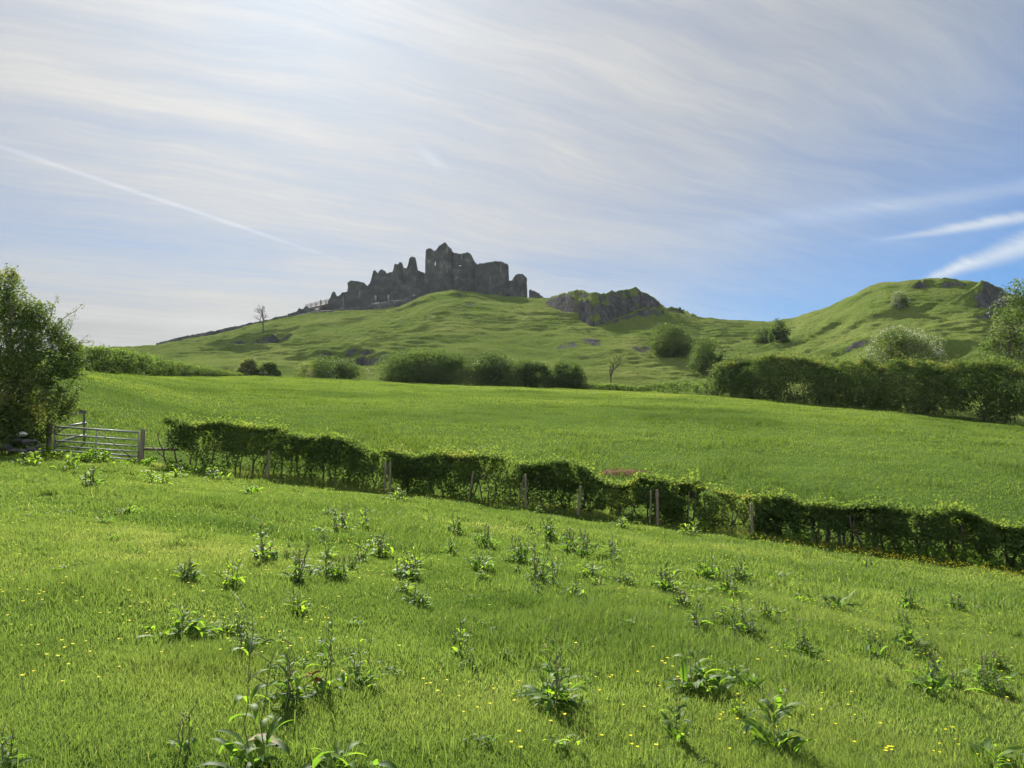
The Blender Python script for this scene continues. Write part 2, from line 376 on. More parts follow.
def grassy(b, p, fine, coarse, stops):
    n1 = b.noise(p, coarse, 5, 0.6); n2 = b.noise(p, fine, 4, 0.7)
    return ramp(b, b.m('ADD', b.m('MULTIPLY', n1, 0.65), b.m('MULTIPLY', n2, 0.35)), stops), n2
def f_near(b):
    c, n = grassy(b, pos(b), 22, 0.6, [(0.3, (0.030, 0.055, 0.012)), (0.55, (0.055, 0.095, 0.018)), (0.75, (0.085, 0.125, 0.026))])
    return prin(b, c, 1.0, 0.0, bump(b, n, 0.05))
M['near'] = mat('meadow_turf', f_near)
def f_mid(b):
    p = pos(b)
    c, n = grassy(b, p, 3.5, 0.12, [(0.3, (0.034, 0.060, 0.013)), (0.5, (0.054, 0.090, 0.019)), (0.7, (0.078, 0.116, 0.027))])
    return prin(b, c, 1.0, 0.0, bump(b, n, 0.25))
M['mid'] = mat('pasture_turf', f_mid)
def rock_col(b, p):
    n = b.noise(p, 0.5, 6, 0.65); m_ = b.noise(p, 2.2, 5, 0.65)
    return ramp(b, b.m('ADD', b.m('MULTIPLY', n, 0.6), b.m('MULTIPLY', m_, 0.4)), [(0.3, (0.030, 0.030, 0.032)), (0.5, (0.075, 0.075, 0.077)), (0.66, (0.15, 0.148, 0.146))]), m_
def f_hill(lo, hi, bias):
    def f(b):
        p = pos(b)
        c, n = grassy(b, p, 1.4, 0.07, [(0.28, (0.054, 0.082, 0.020)), (0.46, (0.084, 0.116, 0.028)), (0.60, (0.112, 0.136, 0.038)), (0.74, (0.155, 0.150, 0.064))])
        rc, rn = rock_col(b, p)
        ge = b.n('ShaderNodeNewGeometry'); nz = b.n('ShaderNodeSeparateXYZ'); b.put(nz.inputs[0], ge.outputs['Normal'])
        v = b.m('ADD', nz.outputs[2], b.m('MULTIPLY', b.m('SUBTRACT', b.noise(p, 0.45, 5, 0.7), 0.5), 0.5))
        rk = b.ss(v, lo, hi, 1.0, 0.0)
        rk = b.m('MAXIMUM', rk, b.ss(b.m('ADD', attr(b, 'scree'), b.m('MULTIPLY', b.m('SUBTRACT', b.noise(p, 0.9, 4, 0.75), 0.5), 2.4)), 0.5, 0.75)) if bias else rk
        col = b.mix(rk, c, rc)
        return prin(b, col, 1.0, 0.0, bump(b, b.m('ADD', n, b.m('MULTIPLY', rn, rk)), 0.9))
    return f
M['hill'] = mat('hill_turf_and_rock', f_hill(0.46, 0.60, True))
M['crag'] = mat('crag_rock_and_turf', f_hill(0.47, 0.62, False))
def f_soil(b):
    n = b.noise(pos(b), 3, 5)
    return prin(b, ramp(b, n, [(0.3, (0.045, 0.025, 0.018)), (0.7, (0.115, 0.066, 0.047))]), 1.0, 0.0, bump(b, n, 0.1))
M['soil'] = mat('red_soil', f_soil)
def flat(name, c, r=0.7): return mat(name, lambda b: prin(b, (*c, 1), r, 0.3))
M['yellow'] = leaf_mat('buttercup_petal', [(0.0, (0.55, 0.50, 0.012)), (1.0, (0.66, 0.62, 0.03))], 0.35, 0.6, 0.04, (1.1, 1.0, 0.6))
M['cloth'] = flat('dark_clothing', (0.03, 0.03, 0.04)); M['hair'] = flat('dark_hair', (0.02, 0.015, 0.01))
M['palequoin'] = flat('pale_quoin_stone', (0.22, 0.215, 0.20)); M['feather'] = flat('black_feathers', (0.025, 0.025, 0.028)); M['pale'] = flat('pale_limestone', (0.5, 0.49, 0.46))

# ------------------------------------------------------------------ ground sheets
xs = np.unique(np.concatenate([np.linspace(-75, -24, 50), np.linspace(-24, 24, 300), np.linspace(24, 75, 50)]))
v_ = np.concatenate([np.linspace(-70, 0, 36)[:-1], np.linspace(0, 1, 220)**1.25])
X = np.broadcast_to(xs, (len(v_), len(xs))); yhx = Yh_x(xs) + 0.4
Yg = np.where(v_[:, None] < 0, v_[:, None], v_[:, None]*yhx[None])
kind(mesh('near_field', np.stack([X, Yg, terrain(X, Yg) - 0.006], -1), grid_faces(*Yg.shape), M['near'], smooth=True), 'structure')
us = np.unique(np.concatenate([np.linspace(-1.6, -0.75, 50), np.linspace(-0.75, 0.75, 460), np.linspace(0.75, 1.6, 50)]))
t_ = np.linspace(0, 1, 200)
Yg = Yh_u(us)[None]*(1-t_[:, None]) + Yb_u(us)[None]*t_[:, None]
Xg = us[None]*Yg
kind(mesh('upper_field', np.stack([Xg, Yg, terrain(Xg, Yg)], -1), grid_faces(*Yg.shape), M['mid'], smooth=True), 'structure')
us = np.unique(np.concatenate([np.linspace(-1.6, -0.75, 60), np.linspace(-0.75, 0.75, 760), np.linspace(0.75, 1.6, 60)]))
t_ = np.concatenate([np.linspace(0, 1, 330), 1 + np.linspace(0.01, 0.5, 60), 1.5 + np.geomspace(0.05, 2.0, 20)])
Yg = Yb_u(us)[None]*(1-t_[:, None]) + Ys_u(us)[None]*t_[:, None]
Xg = us[None]*Yg; Zg = terrain(Xg, Yg)
scr = np.zeros_like(Zg)
for (a, c_, w, h) in [(592, 342, 14, 9), (655, 349, 22, 6), (573, 346, 9, 5), (562, 347, 10, 4), (345, 361, 22, 6), (640, 350, 12, 5), (470, 304, 9, 3), (940, 348, 10, 4)]:
    g_ = ground_at(a, c_, 115, 300); sx = w*g_[1]/FPX*0.75; sy = h*g_[1]/FPX*2.6
    scr = np.maximum(scr, np.exp(-((Xg-g_[0])/sx)**2 - ((Yg-g_[1])/sy)**2))
kind(mesh('castle_hill', np.stack([Xg, Yg, Zg], -1), grid_faces(*Yg.shape), M['hill'], smooth=True, attrs={'scree': scr.ravel()}), 'structure')

mb = MB(); mb.box((0, 280, 35), (2400, 760, 130))
def f_haze(nt):
    v = nt.nodes.new('ShaderNodeVolumePrincipled'); v.inputs['Color'].default_value = (0.86, 0.92, 1.0, 1); v.inputs['Density'].default_value = HAZE; v.inputs['Anisotropy'].default_value = 0.35
    o = nt.nodes.new('ShaderNodeOutputMaterial'); nt.links.new(v.outputs[0], o.inputs['Volume'])
hm = bpy.data.materials.new('thin_haze'); hm.use_nodes = True; hm.node_tree.nodes.clear(); f_haze(hm.node_tree)
kind(mb.build('haze', hm), 'stuff', 'thin pale air haze over the whole valley')

# bare red soil behind the hedge
g0 = ground_at(627, 474, 30, 60)
an = np.linspace(0, 2*np.pi, 40, endpoint=False); rr = np.linspace(0, 1, 8)
px_, py_ = [], []
A_, R_ = np.meshgrid(an, rr)
wv = 1 + 0.35*(vn(np.cos(A_)*2+5, np.sin(A_)*2+5)-0.5)
Xs = g0[0] + R_*wv*1.4*np.cos(A_) - 0.05; Ys = g0[1] + R_*wv*0.8*np.sin(A_)
Zs = terrain(Xs, Ys) + 0.06 + 0.07*(1-R_**2) - 0.09*R_**4 + 0.1*(fbm(Xs*2, Ys*2, 1.0)-0.5)
kind(mesh('bare_soil', np.stack([Xs, Ys, Zs], -1), grid_faces(8, 40, True), M['soil'], smooth=True), 'structure')

# ------------------------------------------------------------------ crags
def crag(name, label, top, bot, lo, hi, steep=0.85, back_len=1.2, res=0.28):
    top = np.array(top, float); bot = np.array(bot, float)
    bp = [(a, *ground_at(a, b, lo, hi)) for a, b in bot]
    u_b = np.array([q[1]/q[2] for q in bp]); x_b = np.array([q[1] for q in bp]); y_b = np.array([q[2] for q in bp]); z_b = np.array([q[3] for q in bp])
    ym = float(y_b.mean()); u_t = uu(top[:, 0], 300)
    x0, x1 = x_b.min()-3, x_b.max()+3
    y0, y1 = y_b.min()-4, y_b.max()+40
    gx, gy = np.meshgrid(np.arange(x0, x1, res), np.arange(y0, y1, res))
    T = terrain(gx, gy); u = gx/gy
    yf = 0.7*np.interp(u, u_b, y_b) + 0.3*ym; zf = terrain(u*yf, yf)
    et = np.interp(u, u_t, el(top[:, 1]))
    h = np.maximum(ZC + et*(yf+1.5) - zf, 0)
    h = np.maximum(ZC + et*(yf + h*steep) - zf, 0)
    h = h + (fbm(gx*0.3, gy*0.15, 5.0, 4)-0.5)*np.minimum(h, 2.5)*0.5
    inside = (u > u_b.min()) & (u < u_b.max())
    h = np.where(inside, h, 0)
    yf = yf + (fbm(gx*0.5, 0*gx+2, 1.0, 4)-0.5)*np.clip(h, 0, 5)*0.6
    d = gy - yf
    wf = np.maximum(h*steep, 0.6)
    # stepped ledges on the face
    s = np.clip(d/wf, 0, 1)
    led = s + 0.10*np.sin(s*9 + 6*fbm(gx*0.2, gy*0.2, 3.0, 3)) * (1-s)*s*2
    rise = h*np.clip(led, 0, 1)**0.8
    z = zf + rise + (fbm(gx*0.45, gy*0.45, 8.0, 5)-0.5)*1.7*np.clip(s*3, 0, 1)*np.clip(h/2, 0, 1)
    z = z - h*back_len*np.clip((d-wf*1.5)/14.0, 0, 9)**1.6
    edge = np.minimum(sst(d, -0.6, 0.4), np.clip(h/0.5, 0, 1))
    z = T - 0.8 + (z - T + 0.8)*edge
    z = np.maximum(z, T - 1.5)
    c0 = (float(x_b.mean()), ym, float(z_b.mean()))
    return tag(mesh(name, np.stack([gx, gy, z], -1), grid_faces(*gx.shape), M['crag'], loc=c0, smooth=True), label, 'crag')
crag('rocky_crag', 'broad grey limestone crag on the skyline just right of the castle', [(545, 301), (553, 296), (565, 292), (577, 288), (590, 289.5), (604, 292), (614, 291), (626, 289), (636, 287.5), (648, 292), (656, 299), (664, 306)],
     [(545, 302), (556, 309), (570, 319), (583, 329), (592, 334), (608, 328), (622, 319), (640, 311), (655, 307), (665, 307)], 140, 260)
crag('rocky_crag', 'low rocky ledge curving below the skyline crag beside the castle', [(604, 322), (618, 318), (632, 312.5), (645, 308.5), (656, 308), (664, 310)],
     [(604, 327), (618, 324), (632, 319), (645, 313), (656, 311), (664, 312)], 140, 260)
crag('rocky_crag', 'small rocky knob on the skyline down from the limestone crag', [(664, 310), (670, 306.5), (678, 307.5), (690, 313), (702, 317), (712, 320.5)],
     [(664, 312), (672, 311), (682, 313), (692, 317), (702, 320), (712, 322)], 150, 260)
crag('rocky_crag', 'tall dark rock face at the right end of the grassy hill', [(946, 303), (955, 299), (963, 293), (972, 286), (982, 282), (993, 283), (1003, 289), (1010, 297)],
     [(946, 304), (956, 306), (966, 308), (978, 309), (990, 309), (1002, 306), (1010, 303)], 100, 200)
crag('rocky_crag', 'thin dark rock band along the flat crest of the right hill', [(908, 288), (916, 282.5), (925, 280), (945, 280), (958, 281), (966, 284)],
     [(908, 290), (916, 290), (926, 287), (940, 288), (955, 285), (966, 286)], 100, 210)
crag('rocky_crag', 'low dark ledge beneath the tall rock face of the right hill', [(964, 316), (975, 312.5), (988, 311), (1000, 313), (1006, 316)],
     [(964, 318), (975, 319), (988, 320), (1000, 318), (1006, 318)], 90, 190)
crag('rocky_crag', 'small dark outcrop on the grass slope under the bare tree', [(226, 344.5), (236, 340), (250, 335.5), (264, 333), (278, 331.5), (288, 331), (294, 333)],
     [(226, 346), (238, 346), (252, 345.5), (266, 343), (278, 340), (288, 336), (294, 334)], 140, 230)
crag('rocky_crag', 'brown earth and rock scar above the long hedge on the lower slope', [(345, 363), (352, 359), (362, 355), (374, 352.5), (386, 351.5), (392, 354)],
     [(345, 365), (354, 366), (364, 366), (376, 364), (386, 360), (392, 357)], 108, 190, 0.5)

# ------------------------------------------------------------------ castle
CY = 243.0
def ruin(name, label, path, tops, zbase, th, holes=(), closed=False, back_drop=3.0, parent=None, loc=None, step=0.4, rough=0.24):
    """path: [(px, Y)] ; tops: [(px, py)] ruined top line ; holes: (px, py, half w px, half h px)"""
    pw = np.array([(float(uu(a, 270))*y, y) for a, y in path])
    if closed: pw = np.vstack([pw, pw[:1]])
    L = np.concatenate([[0], np.cumsum(np.linalg.norm(np.diff(pw, axis=0), axis=1))])
    n = max(6, int(L[-1]/step)); s = np.linspace(0, L[-1], n + (0 if closed else 1), endpoint=not closed)
    x, y = np.interp(s, L, pw[:, 0]), np.interp(s, L, pw[:, 1])
    tx = np.gradient(x); ty = np.gradient(y); l = np.hypot(tx, ty) + 1e-9
    nx, ny = ty/l, -tx/l                                            # outward for a path running left to right at the front
    px = x/CY*FPX*float(fwd(270)) + 512
    px = x/y*FPX*float(fwd(270)) + 512
    tp = np.array(tops, float)
    zt = ZC + el(np.interp(px, tp[:, 0], tp[:, 1]))*y
    if closed:
        ymid = pw[:, 1].mean(); zt = zt - back_drop*sst(y, ymid-0.5, ymid+1.5)
    zt = zt + (_h(np.floor(s/1.1), L[-1], 2.0)-0.5)*(0.35 if closed else 0.9) + (vn(s*1.4, 3.3, 0.0)-0.5)*0.4 + (vn(s*0.5, 9.1, 0.0)-0.5)*0.5
    m = int(max(4, (zt.max()-zbase)/0.6))
    j = np.linspace(0, 1, m)[:, None]
    Z = zbase + (zt[None]-zbase)*j
    bat = 1 + 0*Z
    def face(sgn):
        dx_ = (fbm(x[None]*0.8+0*Z, Z*0.8, y[None]*0.8, 3)-0.5)*rough*2
        o = (th/2*sgn + dx_*sgn + 0.25*sgn*(1-j)**2)
        return np.stack([x[None] + nx[None]*o, y[None] + ny[None]*o, Z], -1)
    F, K = face(1), face(-1)
    nc = len(s)
    qf = grid_faces(m, nc, closed); V = np.concatenate([F.reshape(-1, 3), K.reshape(-1, 3)]); off = m*nc
    # windows: cells left out on both faces
    cen = V[qf].mean(1); cpx = cen[:, 0]/cen[:, 1]*FPX*float(fwd(270)) + 512
    e_ = (cen[:, 2]-ZC)/cen[:, 1]; cpy = 384 - FPX*(e_*cp - sp)/(cp + e_*sp)
    keep = np.ones(len(qf), bool)
    for (a, b_, w, h) in holes: keep &= ~((abs(cpx-a) < w) & (abs(cpy-b_) < h) & (cen[:, 1] < pw[:, 1].mean() + (0 if closed else 99)))
    faces = [qf[keep], qf[keep][:, ::-1] + off]
    a = np.arange(m*nc).reshape(m, nc)
    tops_ = a[-1]; nxt = np.roll(tops_, -1) if closed else None
    r0, r1 = (tops_, nxt) if closed else (tops_[:-1], tops_[1:])
    faces.append(np.stack([r0, r1, r1+off, r0+off], 1))
    if not closed:
        for c in (0, -1):
            e = a[:, c]; faces.append(np.stack([e[:-1], e[1:], e[1:]+off, e[:-1]+off], 1))
    # reveals round the holes
    hk = qf[~keep]
    if len(hk):
        cnt = {}
        for q in hk:
            for i in range(4):
                e = tuple(sorted((int(q[i]), int(q[(i+1) % 4])))); cnt[e] = cnt.get(e, 0) + 1
        ed = np.array([e for e, c in cnt.items() if c == 1])
        faces.append(np.stack([ed[:, 0], ed[:, 1], ed[:, 1]+off, ed[:, 0]+off], 1))
    o = mesh(name, V, faces, M['stone'], parent, loc)
    if label: o['label'] = label
    return o
def zpx(py, Y): return float(ZC + el(py)*Y)
def ell(c, w, Y, d, n=28, a0=0.0):
    t = np.linspace(0, 2*np.pi, n, endpoint=False) + a0
    return [(c - w*math.cos(q), Y - d*math.sin(q)) for q in t]       # runs left -> front -> right -> back
def rect(a, b, y0, y1): return [(a, y1), (a, y0), (b, y0), (b, y1)]
c0 = P(440, 296, 245); c0[2] = float(terrain(c0[0], c0[1]))
castle = thing('ruined_castle', 'dark ruined stone castle with broken towers crowning the green hill', 'castle', c0)
kw = dict(parent=castle, loc=c0)
ruin('gatehouse_tower', 'tallest tower with jagged peak and slit window', rect(428, 449, 240, 248), [(427, 250.5), (430, 249.5), (433, 251), (435.5, 251), (438, 248), (440, 245), (442, 243.5), (445, 242.3), (446.5, 243.5), (448, 247), (450, 251)], zpx(300, 240), 1.6, [(435.2, 263.5, 0.9, 2.6)], True, 6.0, **kw)
ruin('gatehouse_tower', 'broad tower with level top and tiny window', rect(450.5, 475, 242, 251), [(448, 250), (451, 253), (455, 253.5), (463, 253.8), (468, 253.3), (471, 255), (473, 259), (475, 264), (477, 268)], zpx(300, 242), 1.6, [(459.8, 264.8, 0.9, 0.95)], True, 5.0, **kw)
ruin('round_tower', 'squat round drum tower', ell(491, 15.3, 243, 5), [(474, 269), (477, 266), (481, 264), (488, 262.3), (496, 261.8), (502, 262), (505.3, 264), (506.5, 268), (508, 272)], zpx(304, 238), 1.5, (), True, 1.5, **kw)
ruin('curtain_wall', 'broken wall between drum tower and end tower', [(505, 243), (515, 244)], [(505, 279), (508, 281), (511, 281.5), (514, 279)], zpx(304, 243), 1.5, **kw)
ruin('corner_tower', 'narrow rounded tower stump at the end', ell(519.5, 5.6, 245, 2.6), [(513, 280), (515, 277), (517, 275), (519, 274), (522, 274.3), (524, 276), (525.5, 279)], zpx(304, 242), 1.2, (), True, 3.0, **kw)
ruin('rubble_bank', 'heap of fallen stone at the tower foot', [(500, 239), (508, 239.5), (517, 240), (524, 241)], [(500, 297), (505, 291), (510, 288), (516, 291), (524, 295)], zpx(305, 239), 2.5, rough=0.9, **kw)
ruin('curtain_wall', 'jagged inner wall with broken pinnacles', [(369, 247), (400, 246.5), (430, 246)], [(369, 286), (371, 284), (372.5, 278), (373.5, 272), (375, 270.3), (377, 270.5), (378.3, 274), (380, 271.5), (383, 270), (385.5, 271), (387, 274.5), (390, 272.5), (393.5, 272), (394.5, 266), (396, 264), (402, 264), (403.3, 268), (406.5, 267.8), (408.5, 264), (409.8, 259), (412, 257.8), (415.5, 258.2), (416.6, 264), (417.5, 270), (420, 271.5), (424, 274), (427, 277), (430, 281)], zpx(306, 246), 1.8, step=0.3, **kw)
ruin('curtain_wall', 'long lower outer wall', [(329, 240.5), (349, 240.5), (372, 241), (400, 240.5), (429, 239)], [(329, 300), (332, 295), (334, 292.6), (336, 292.8), (338, 295.5), (342, 294), (349, 292), (360, 291), (368, 289.5), (372, 287), (385, 287.5), (398, 287), (405, 284), (411, 281.5), (418, 282.5), (424, 285), (429, 286.5)], zpx(316, 240), 1.8, **kw)
ruin('barbican_block', 'small square block left of the pinnacles', rect(350, 367.5, 243.5, 247), [(349, 283), (352, 281), (357, 280.5), (361, 281.5), (364, 283), (368, 287)], zpx(308, 243), 1.3, (), True, 1.0, **kw)
ruin('barbican_wall', 'low tumbled wall under the footbridge', [(287, 237), (300, 238), (318, 239), (331, 240)], [(287, 317.5), (289, 314), (292, 313), (297, 310.5), (301, 309), (305, 307.5), (308, 307.5), (312, 309), (317, 309), (324, 306.5), (331, 303.5)], zpx(322, 237), 2.4, rough=0.7, **kw)
ruin('wall_stump', 'detached stump beyond the end tower', [(529, 238), (532, 238), (537, 238.2), (543, 238.5)], [(528, 292), (529.5, 289.5), (531, 289), (532.5, 291.5), (536, 293), (540, 294.5), (544, 297.5)], zpx(303, 238), 1.0, step=0.3, **kw)
for a_, t_y, b_y in [(375.6, 295.5, 301), (388.4, 294.8, 301)]:
    mb = MB(); c_ = P(a_, (t_y+b_y)/2, 239.2); mb.box(c_, (0.42, 0.7, (b_y-t_y)*239.2/FPX)); mb.build('pale_quoin', M['palequoin'], castle, c0)
def skyline_wall(pts, label, h, th=0.9):
    b = np.array([ground_at(a, c, 120, 300) if y is None else P(a, c, y) for a, c, y in pts])
    L = np.concatenate([[0], np.cumsum(np.linalg.norm(np.diff(b[:, :2], axis=0), axis=1))])
    s = np.arange(0, L[-1], 0.5); x, y = np.interp(s, L, b[:, 0]), np.interp(s, L, b[:, 1])
    zg = terrain(x, y); hh = h*(0.7 + 0.6*fbm(s*0.25, 2.0, 0.0, 4)) + (vn(s*1.7, 1.0)-0.5)*0.3
    w = th*(0.8+0.4*vn(s*0.8, 5.0))
    off = [(-1.1, -1.0), (-0.95, 0.35), (-0.75, 0.75), (-0.3, 1.0), (0.3, 0.98), (0.8, 0.7), (1.1, -1.0)]
    V = np.stack([np.stack([x, y + w*o, np.where(q < 0, zg-0.8, zg + hh*q) + (rng.random(len(s))-0.5)*0.2], -1) for o, q in off])
    o = mesh('dry_stone_wall', V, grid_faces(len(off), len(s)), M['stone'], loc=(x[0], y[0], zg[0]))
    return tag(o, label, 'stone wall')
skyline_wall([(157, 347.5, 229), (180, 342, 229.5), (205, 337, 230), (235, 331, 230.5), (262, 325, 231), (289, 319, 232.5)], 'long dark dry stone wall climbing the skyline to the castle', 1.7)
skyline_wall([(291, 319.5, 231), (320, 315, 231.5), (345, 311.5, 231), (372, 310, 230)], 'pale grey low wall on the grass below the castle ruin', 1.0)
skyline_wall([(372, 311.5, 228.5), (384, 311, 228.5), (394, 309, 228.5), (404, 306.5, 229), (416, 301, 229)], 'thick dark tumbled wall climbing to the grassy knoll', 1.9, 1.5)

# footbridge to the gate of the ruin
fb0 = P(319, 307, 240)
fb = thing('footbridge', 'small wooden footbridge with railings leading into the castle', 'footbridge', fb0)
mb = MB(); pa, pb = P(306, 309.5, 239), P(331, 303.5, 242); mb.tube([pa, pb], 0.35, 4); mb.build('deck', M['wood'], fb, fb0)
for side in (-0.7, 0.7):
    for q in np.linspace(0.02, 0.98, 6):
        b_ = pa*(1-q)+pb*q + np.array([0, side, 0]); mb = MB(); mb.tube([b_, b_+np.array([0, 0, 1.5])], 0.11, 5); mb.build('post', M['wood'], fb, fb0)
    for hgt in (1.4, 0.8):
        mb = MB(); mb.tube([pa+np.array([0, side, hgt]), pb+np.array([0, side, hgt])], 0.07, 5); mb.build('rail', M['wood'], fb, fb0)

# person on the bridge
def person(base, h, name, label):
    pe = thing(name, label, 'person', base)
    me = bpy.data.meshes.new('body'); k = h/1.75
    J = [(0, 0, .95), (0, 0, 1.15), (0, 0, 1.38), (0, 0, 1.5), (0, 0, 1.56), (0, -.02, 1.66), (0, 0, 1.74), (-.19, 0, 1.40), (-.25, .02, 1.12), (-.24, -.08, .88), (.19, 0, 1.40), (.25, .02, 1.12), (.24, -.08, .88),
         (-.10, 0, .88), (-.11, -.05, .48), (-.11, .03, .06), (-.12, -.12, .03), (.10, 0, .88), (.11, .08, .48), (.11, .12, .06), (.12, 0, .03)]
    E = [(0, 1), (1, 2), (2, 3), (3, 4), (4, 5), (5, 6), (2, 7), (7, 8), (8, 9), (2, 10), (10, 11), (11, 12), (0, 13), (13, 14), (14, 15), (15, 16), (0, 17), (17, 18), (18, 19), (19, 20)]
    rad = [.15, .14, .16, .07, .06, .10, .08, .07, .05, .045, .07, .05, .045, .10, .07, .05, .04, .10, .07, .05, .04]
    me.from_pydata([tuple(c*k for c in v) for v in J], E, []); me.materials.append(M['cloth'])
    o = bpy.data.objects.new('body', me); COL.objects.link(o); o.parent = pe
    sk = o.modifiers.new('Skin', 'SKIN'); lay = me.skin_vertices[0] if me.skin_vertices else None
    if lay is None:
        me.attributes  # pragma: no cover
    for d, r in zip(lay.data, rad): d.radius = (r*k, r*k*0.85)
    lay.data[0].use_root = True
    o.modifiers.new('Sub', 'SUBSURF').levels = 1
    mb = MB(); mb.tube([(0, .03*k, 1.66*k), (0, .03*k, 1.73*k), (0, .02*k, 1.79*k)], [.105*k, .11*k, .05*k], 8); mb.build('hair', M['hair'], pe)
pb_ = pa*0.42 + pb*0.58 + np.array([0, 0, 0.3])
person(pb_, 1.78, 'person', 'person in dark clothes standing on the footbridge of the castle')

# pale boulder below the bridge
def boulder(c, r, label, m='pale'):
    mb = MB(); n, k = 6, 9
    th_ = np.linspace(0, np.pi, n)[:, None]; ph = np.linspace(0, 2*np.pi, k, endpoint=False)[None]
    d = np.stack([np.sin(th_)*np.cos(ph), np.sin(th_)*np.sin(ph), np.cos(th_)+0*ph], -1)
    rr_ = r*(0.75+0.5*fbm(d[..., 0]*1.5+c[0], d[..., 1]*1.5+c[1], d[..., 2]*1.5, 2))[..., None]*np.array([1.25, 0.9, 0.6])
    rr_ = rr_*(0.8+0.4*rng.random((n, k, 1)))
    mb.add((d*rr_).reshape(-1, 3), grid_faces(n, k, True)); o = mb.build('boulder', M[m], None, None)
    o.location = [float(v) for v in c]; return tag(o, label, 'boulder')
boulder(P(317, 309.5, 235.5), 0.5, 'small pale boulder on the grass just under the footbridge')

# ------------------------------------------------------------------ foliage
def leaf_cloud(pts, size, tint, jitter=0.35, up=0.3):
    """a folded quad per leaf"""
    n = len(pts); size = np.broadcast_to(size, (n,))*(1+jitter*(rng.random(n)*2-1))
    a = rng.normal(0, 1, (n, 3)); a[:, 2] *= 0.7; a /= np.linalg.norm(a, axis=1)[:, None]
    b = rng.normal(0, 1, (n, 3)); b[:, 2] += 0; b -= a*(a*b).sum(1)[:, None]; b /= np.linalg.norm(b, axis=1)[:, None] + 1e-9
    s = size[:, None]
    V = np.stack([pts - a*s*0.5, pts + b*s*0.34, pts + a*s*0.55, pts - b*s*0.34], 1).reshape(-1, 3)
    F = np.arange(4*n).reshape(n, 4)
    return V, F, np.repeat(np.clip(tint, 0, 1), 4)
def clump_points(clumps, n, shell=0.55, holes=0.42, hs=1.2):
    """points spread through ellipsoid clumps, thicker near their skins, with gaps"""
    w = np.array([c[3]*c[4]*c[5] for c in clumps])**(2/3); w = w/w.sum()
    out = []; tint = []
    for c, q in zip(clumps, w):
        m = int(n*q*1.9) + 4
        d = rng.normal(0, 1, (m, 3)); d /= np.linalg.norm(d, axis=1)[:, None]
        lump = 0.72 + 0.55*fbm(d[:, 0]*2.2+c[0]*3, d[:, 1]*2.2+c[1]*3, d[:, 2]*2.2+c[2], 3)
        r = (1 - shell*rng.random(m)**1.4)*lump
        p = np.array(c[:3]) + d*r[:, None]*np.array(c[3:6])
        g = fbm(p[:, 0]*hs, p[:, 1]*hs, p[:, 2]*hs, 3)
        k = g > holes
        p = p[k][:int(n*q)+2]; out.append(p)
        tint.append(0.40 + 0.9*(vn(p[:, 0]*hs*0.7+3, p[:, 1]*hs*0.7, p[:, 2]*hs*0.7)-0.5) + 0.30*(rng.random(len(p))-0.5))
    return np.concatenate(out), np.concatenate(tint)
def limbs(mb, base, tips, r0, lean=0.1, k=6, split=0.5):
    base = np.asarray(base, float)
    for t in tips:
        p = wob(base, t, 7, 0.12); mb.tube(p, np.linspace(r0, r0*0.18, 7), k)
        for q in range(3):
            i = rng.integers(3, 6); d = rng.normal(0, 1, 3); d[2] = abs(d[2])*0.6
            L = np.linalg.norm(np.asarray(t)-base)*0.3
            mb.tube(wob(p[i], p[i] + d/np.linalg.norm(d)*L, 5, 0.15), np.linspace(r0*0.35, r0*0.06, 5), 4)
def plant(name, label, cat, base, clumps, nleaf, lsize, matn='hawthorn', blossom=0, trunk_r=0.12, group=None, holes=0.42, hs=1.2, tint_add=0.0, ntips=5, crown='crown', trunk='trunk', shell=0.55, bl_top=0.0, bl_size=None):
    base = np.asarray(base, float); base[2] = float(terrain(base[0], base[1])) - 0.03
    t = thing(name, label, cat, base, group)
    p, ti = clump_points(clumps, nleaf, shell, holes, hs)
    ok = p[:, 2] > terrain(p[:, 0], p[:, 1], False) - 0.1
    p, ti = p[ok], ti[ok]
    V, F, T = leaf_cloud(p, lsize, ti + tint_add)
    mesh(crown, V, F, M[matn], t, base, attrs={'tint': T})
    if blossom:
        pb2, tb = clump_points(clumps, blossom, 0.12, 0.46, hs*0.8)
        if bl_top: pb2 = pb2[pb2[:, 2] > base[2] + bl_top]; tb = np.full(len(pb2), 0.5)
        V, F, T = leaf_cloud(pb2 + rng.normal(0, lsize*0.3, pb2.shape), bl_size or lsize*0.9, rng.random(len(pb2)))
        mesh('blossom', V, F, M['blossom'], t, base, attrs={'tint': T})
    mb = MB(); cs = sorted(clumps, key=lambda c: -c[5])[:max(1, ntips)]
    tr = base + np.array([0, 0, 0.25*max(c[2]-base[2] for c in clumps)])
    mb.tube(wob(base - np.array([0, 0, 0.2]), tr, 5, 0.08), np.linspace(trunk_r*1.3, trunk_r, 5), 7)
    limbs(mb, tr, [np.array(c[:3]) + rng.normal(0, 0.25, 3)*np.array(c[3:6]) for c in cs], trunk_r*0.7)
    mb.build(trunk, M['bark'], t, base)
    return t
def px_clumps(lst, Y, dy=1.0, depth=0.9):
    """(px, py, rx px, rz px[, dY]) -> world ellipsoids at distance Y"""
    out = []
    for c in lst:
        yy = Y + (c[4] if len(c) > 4 else rng.uniform(-dy, dy))
        w = P(c[0], c[1], yy); k = yy/FPX
        out.append((w[0], w[1], w[2], c[2]*k, c[2]*k*depth, c[3]*k))
    return out
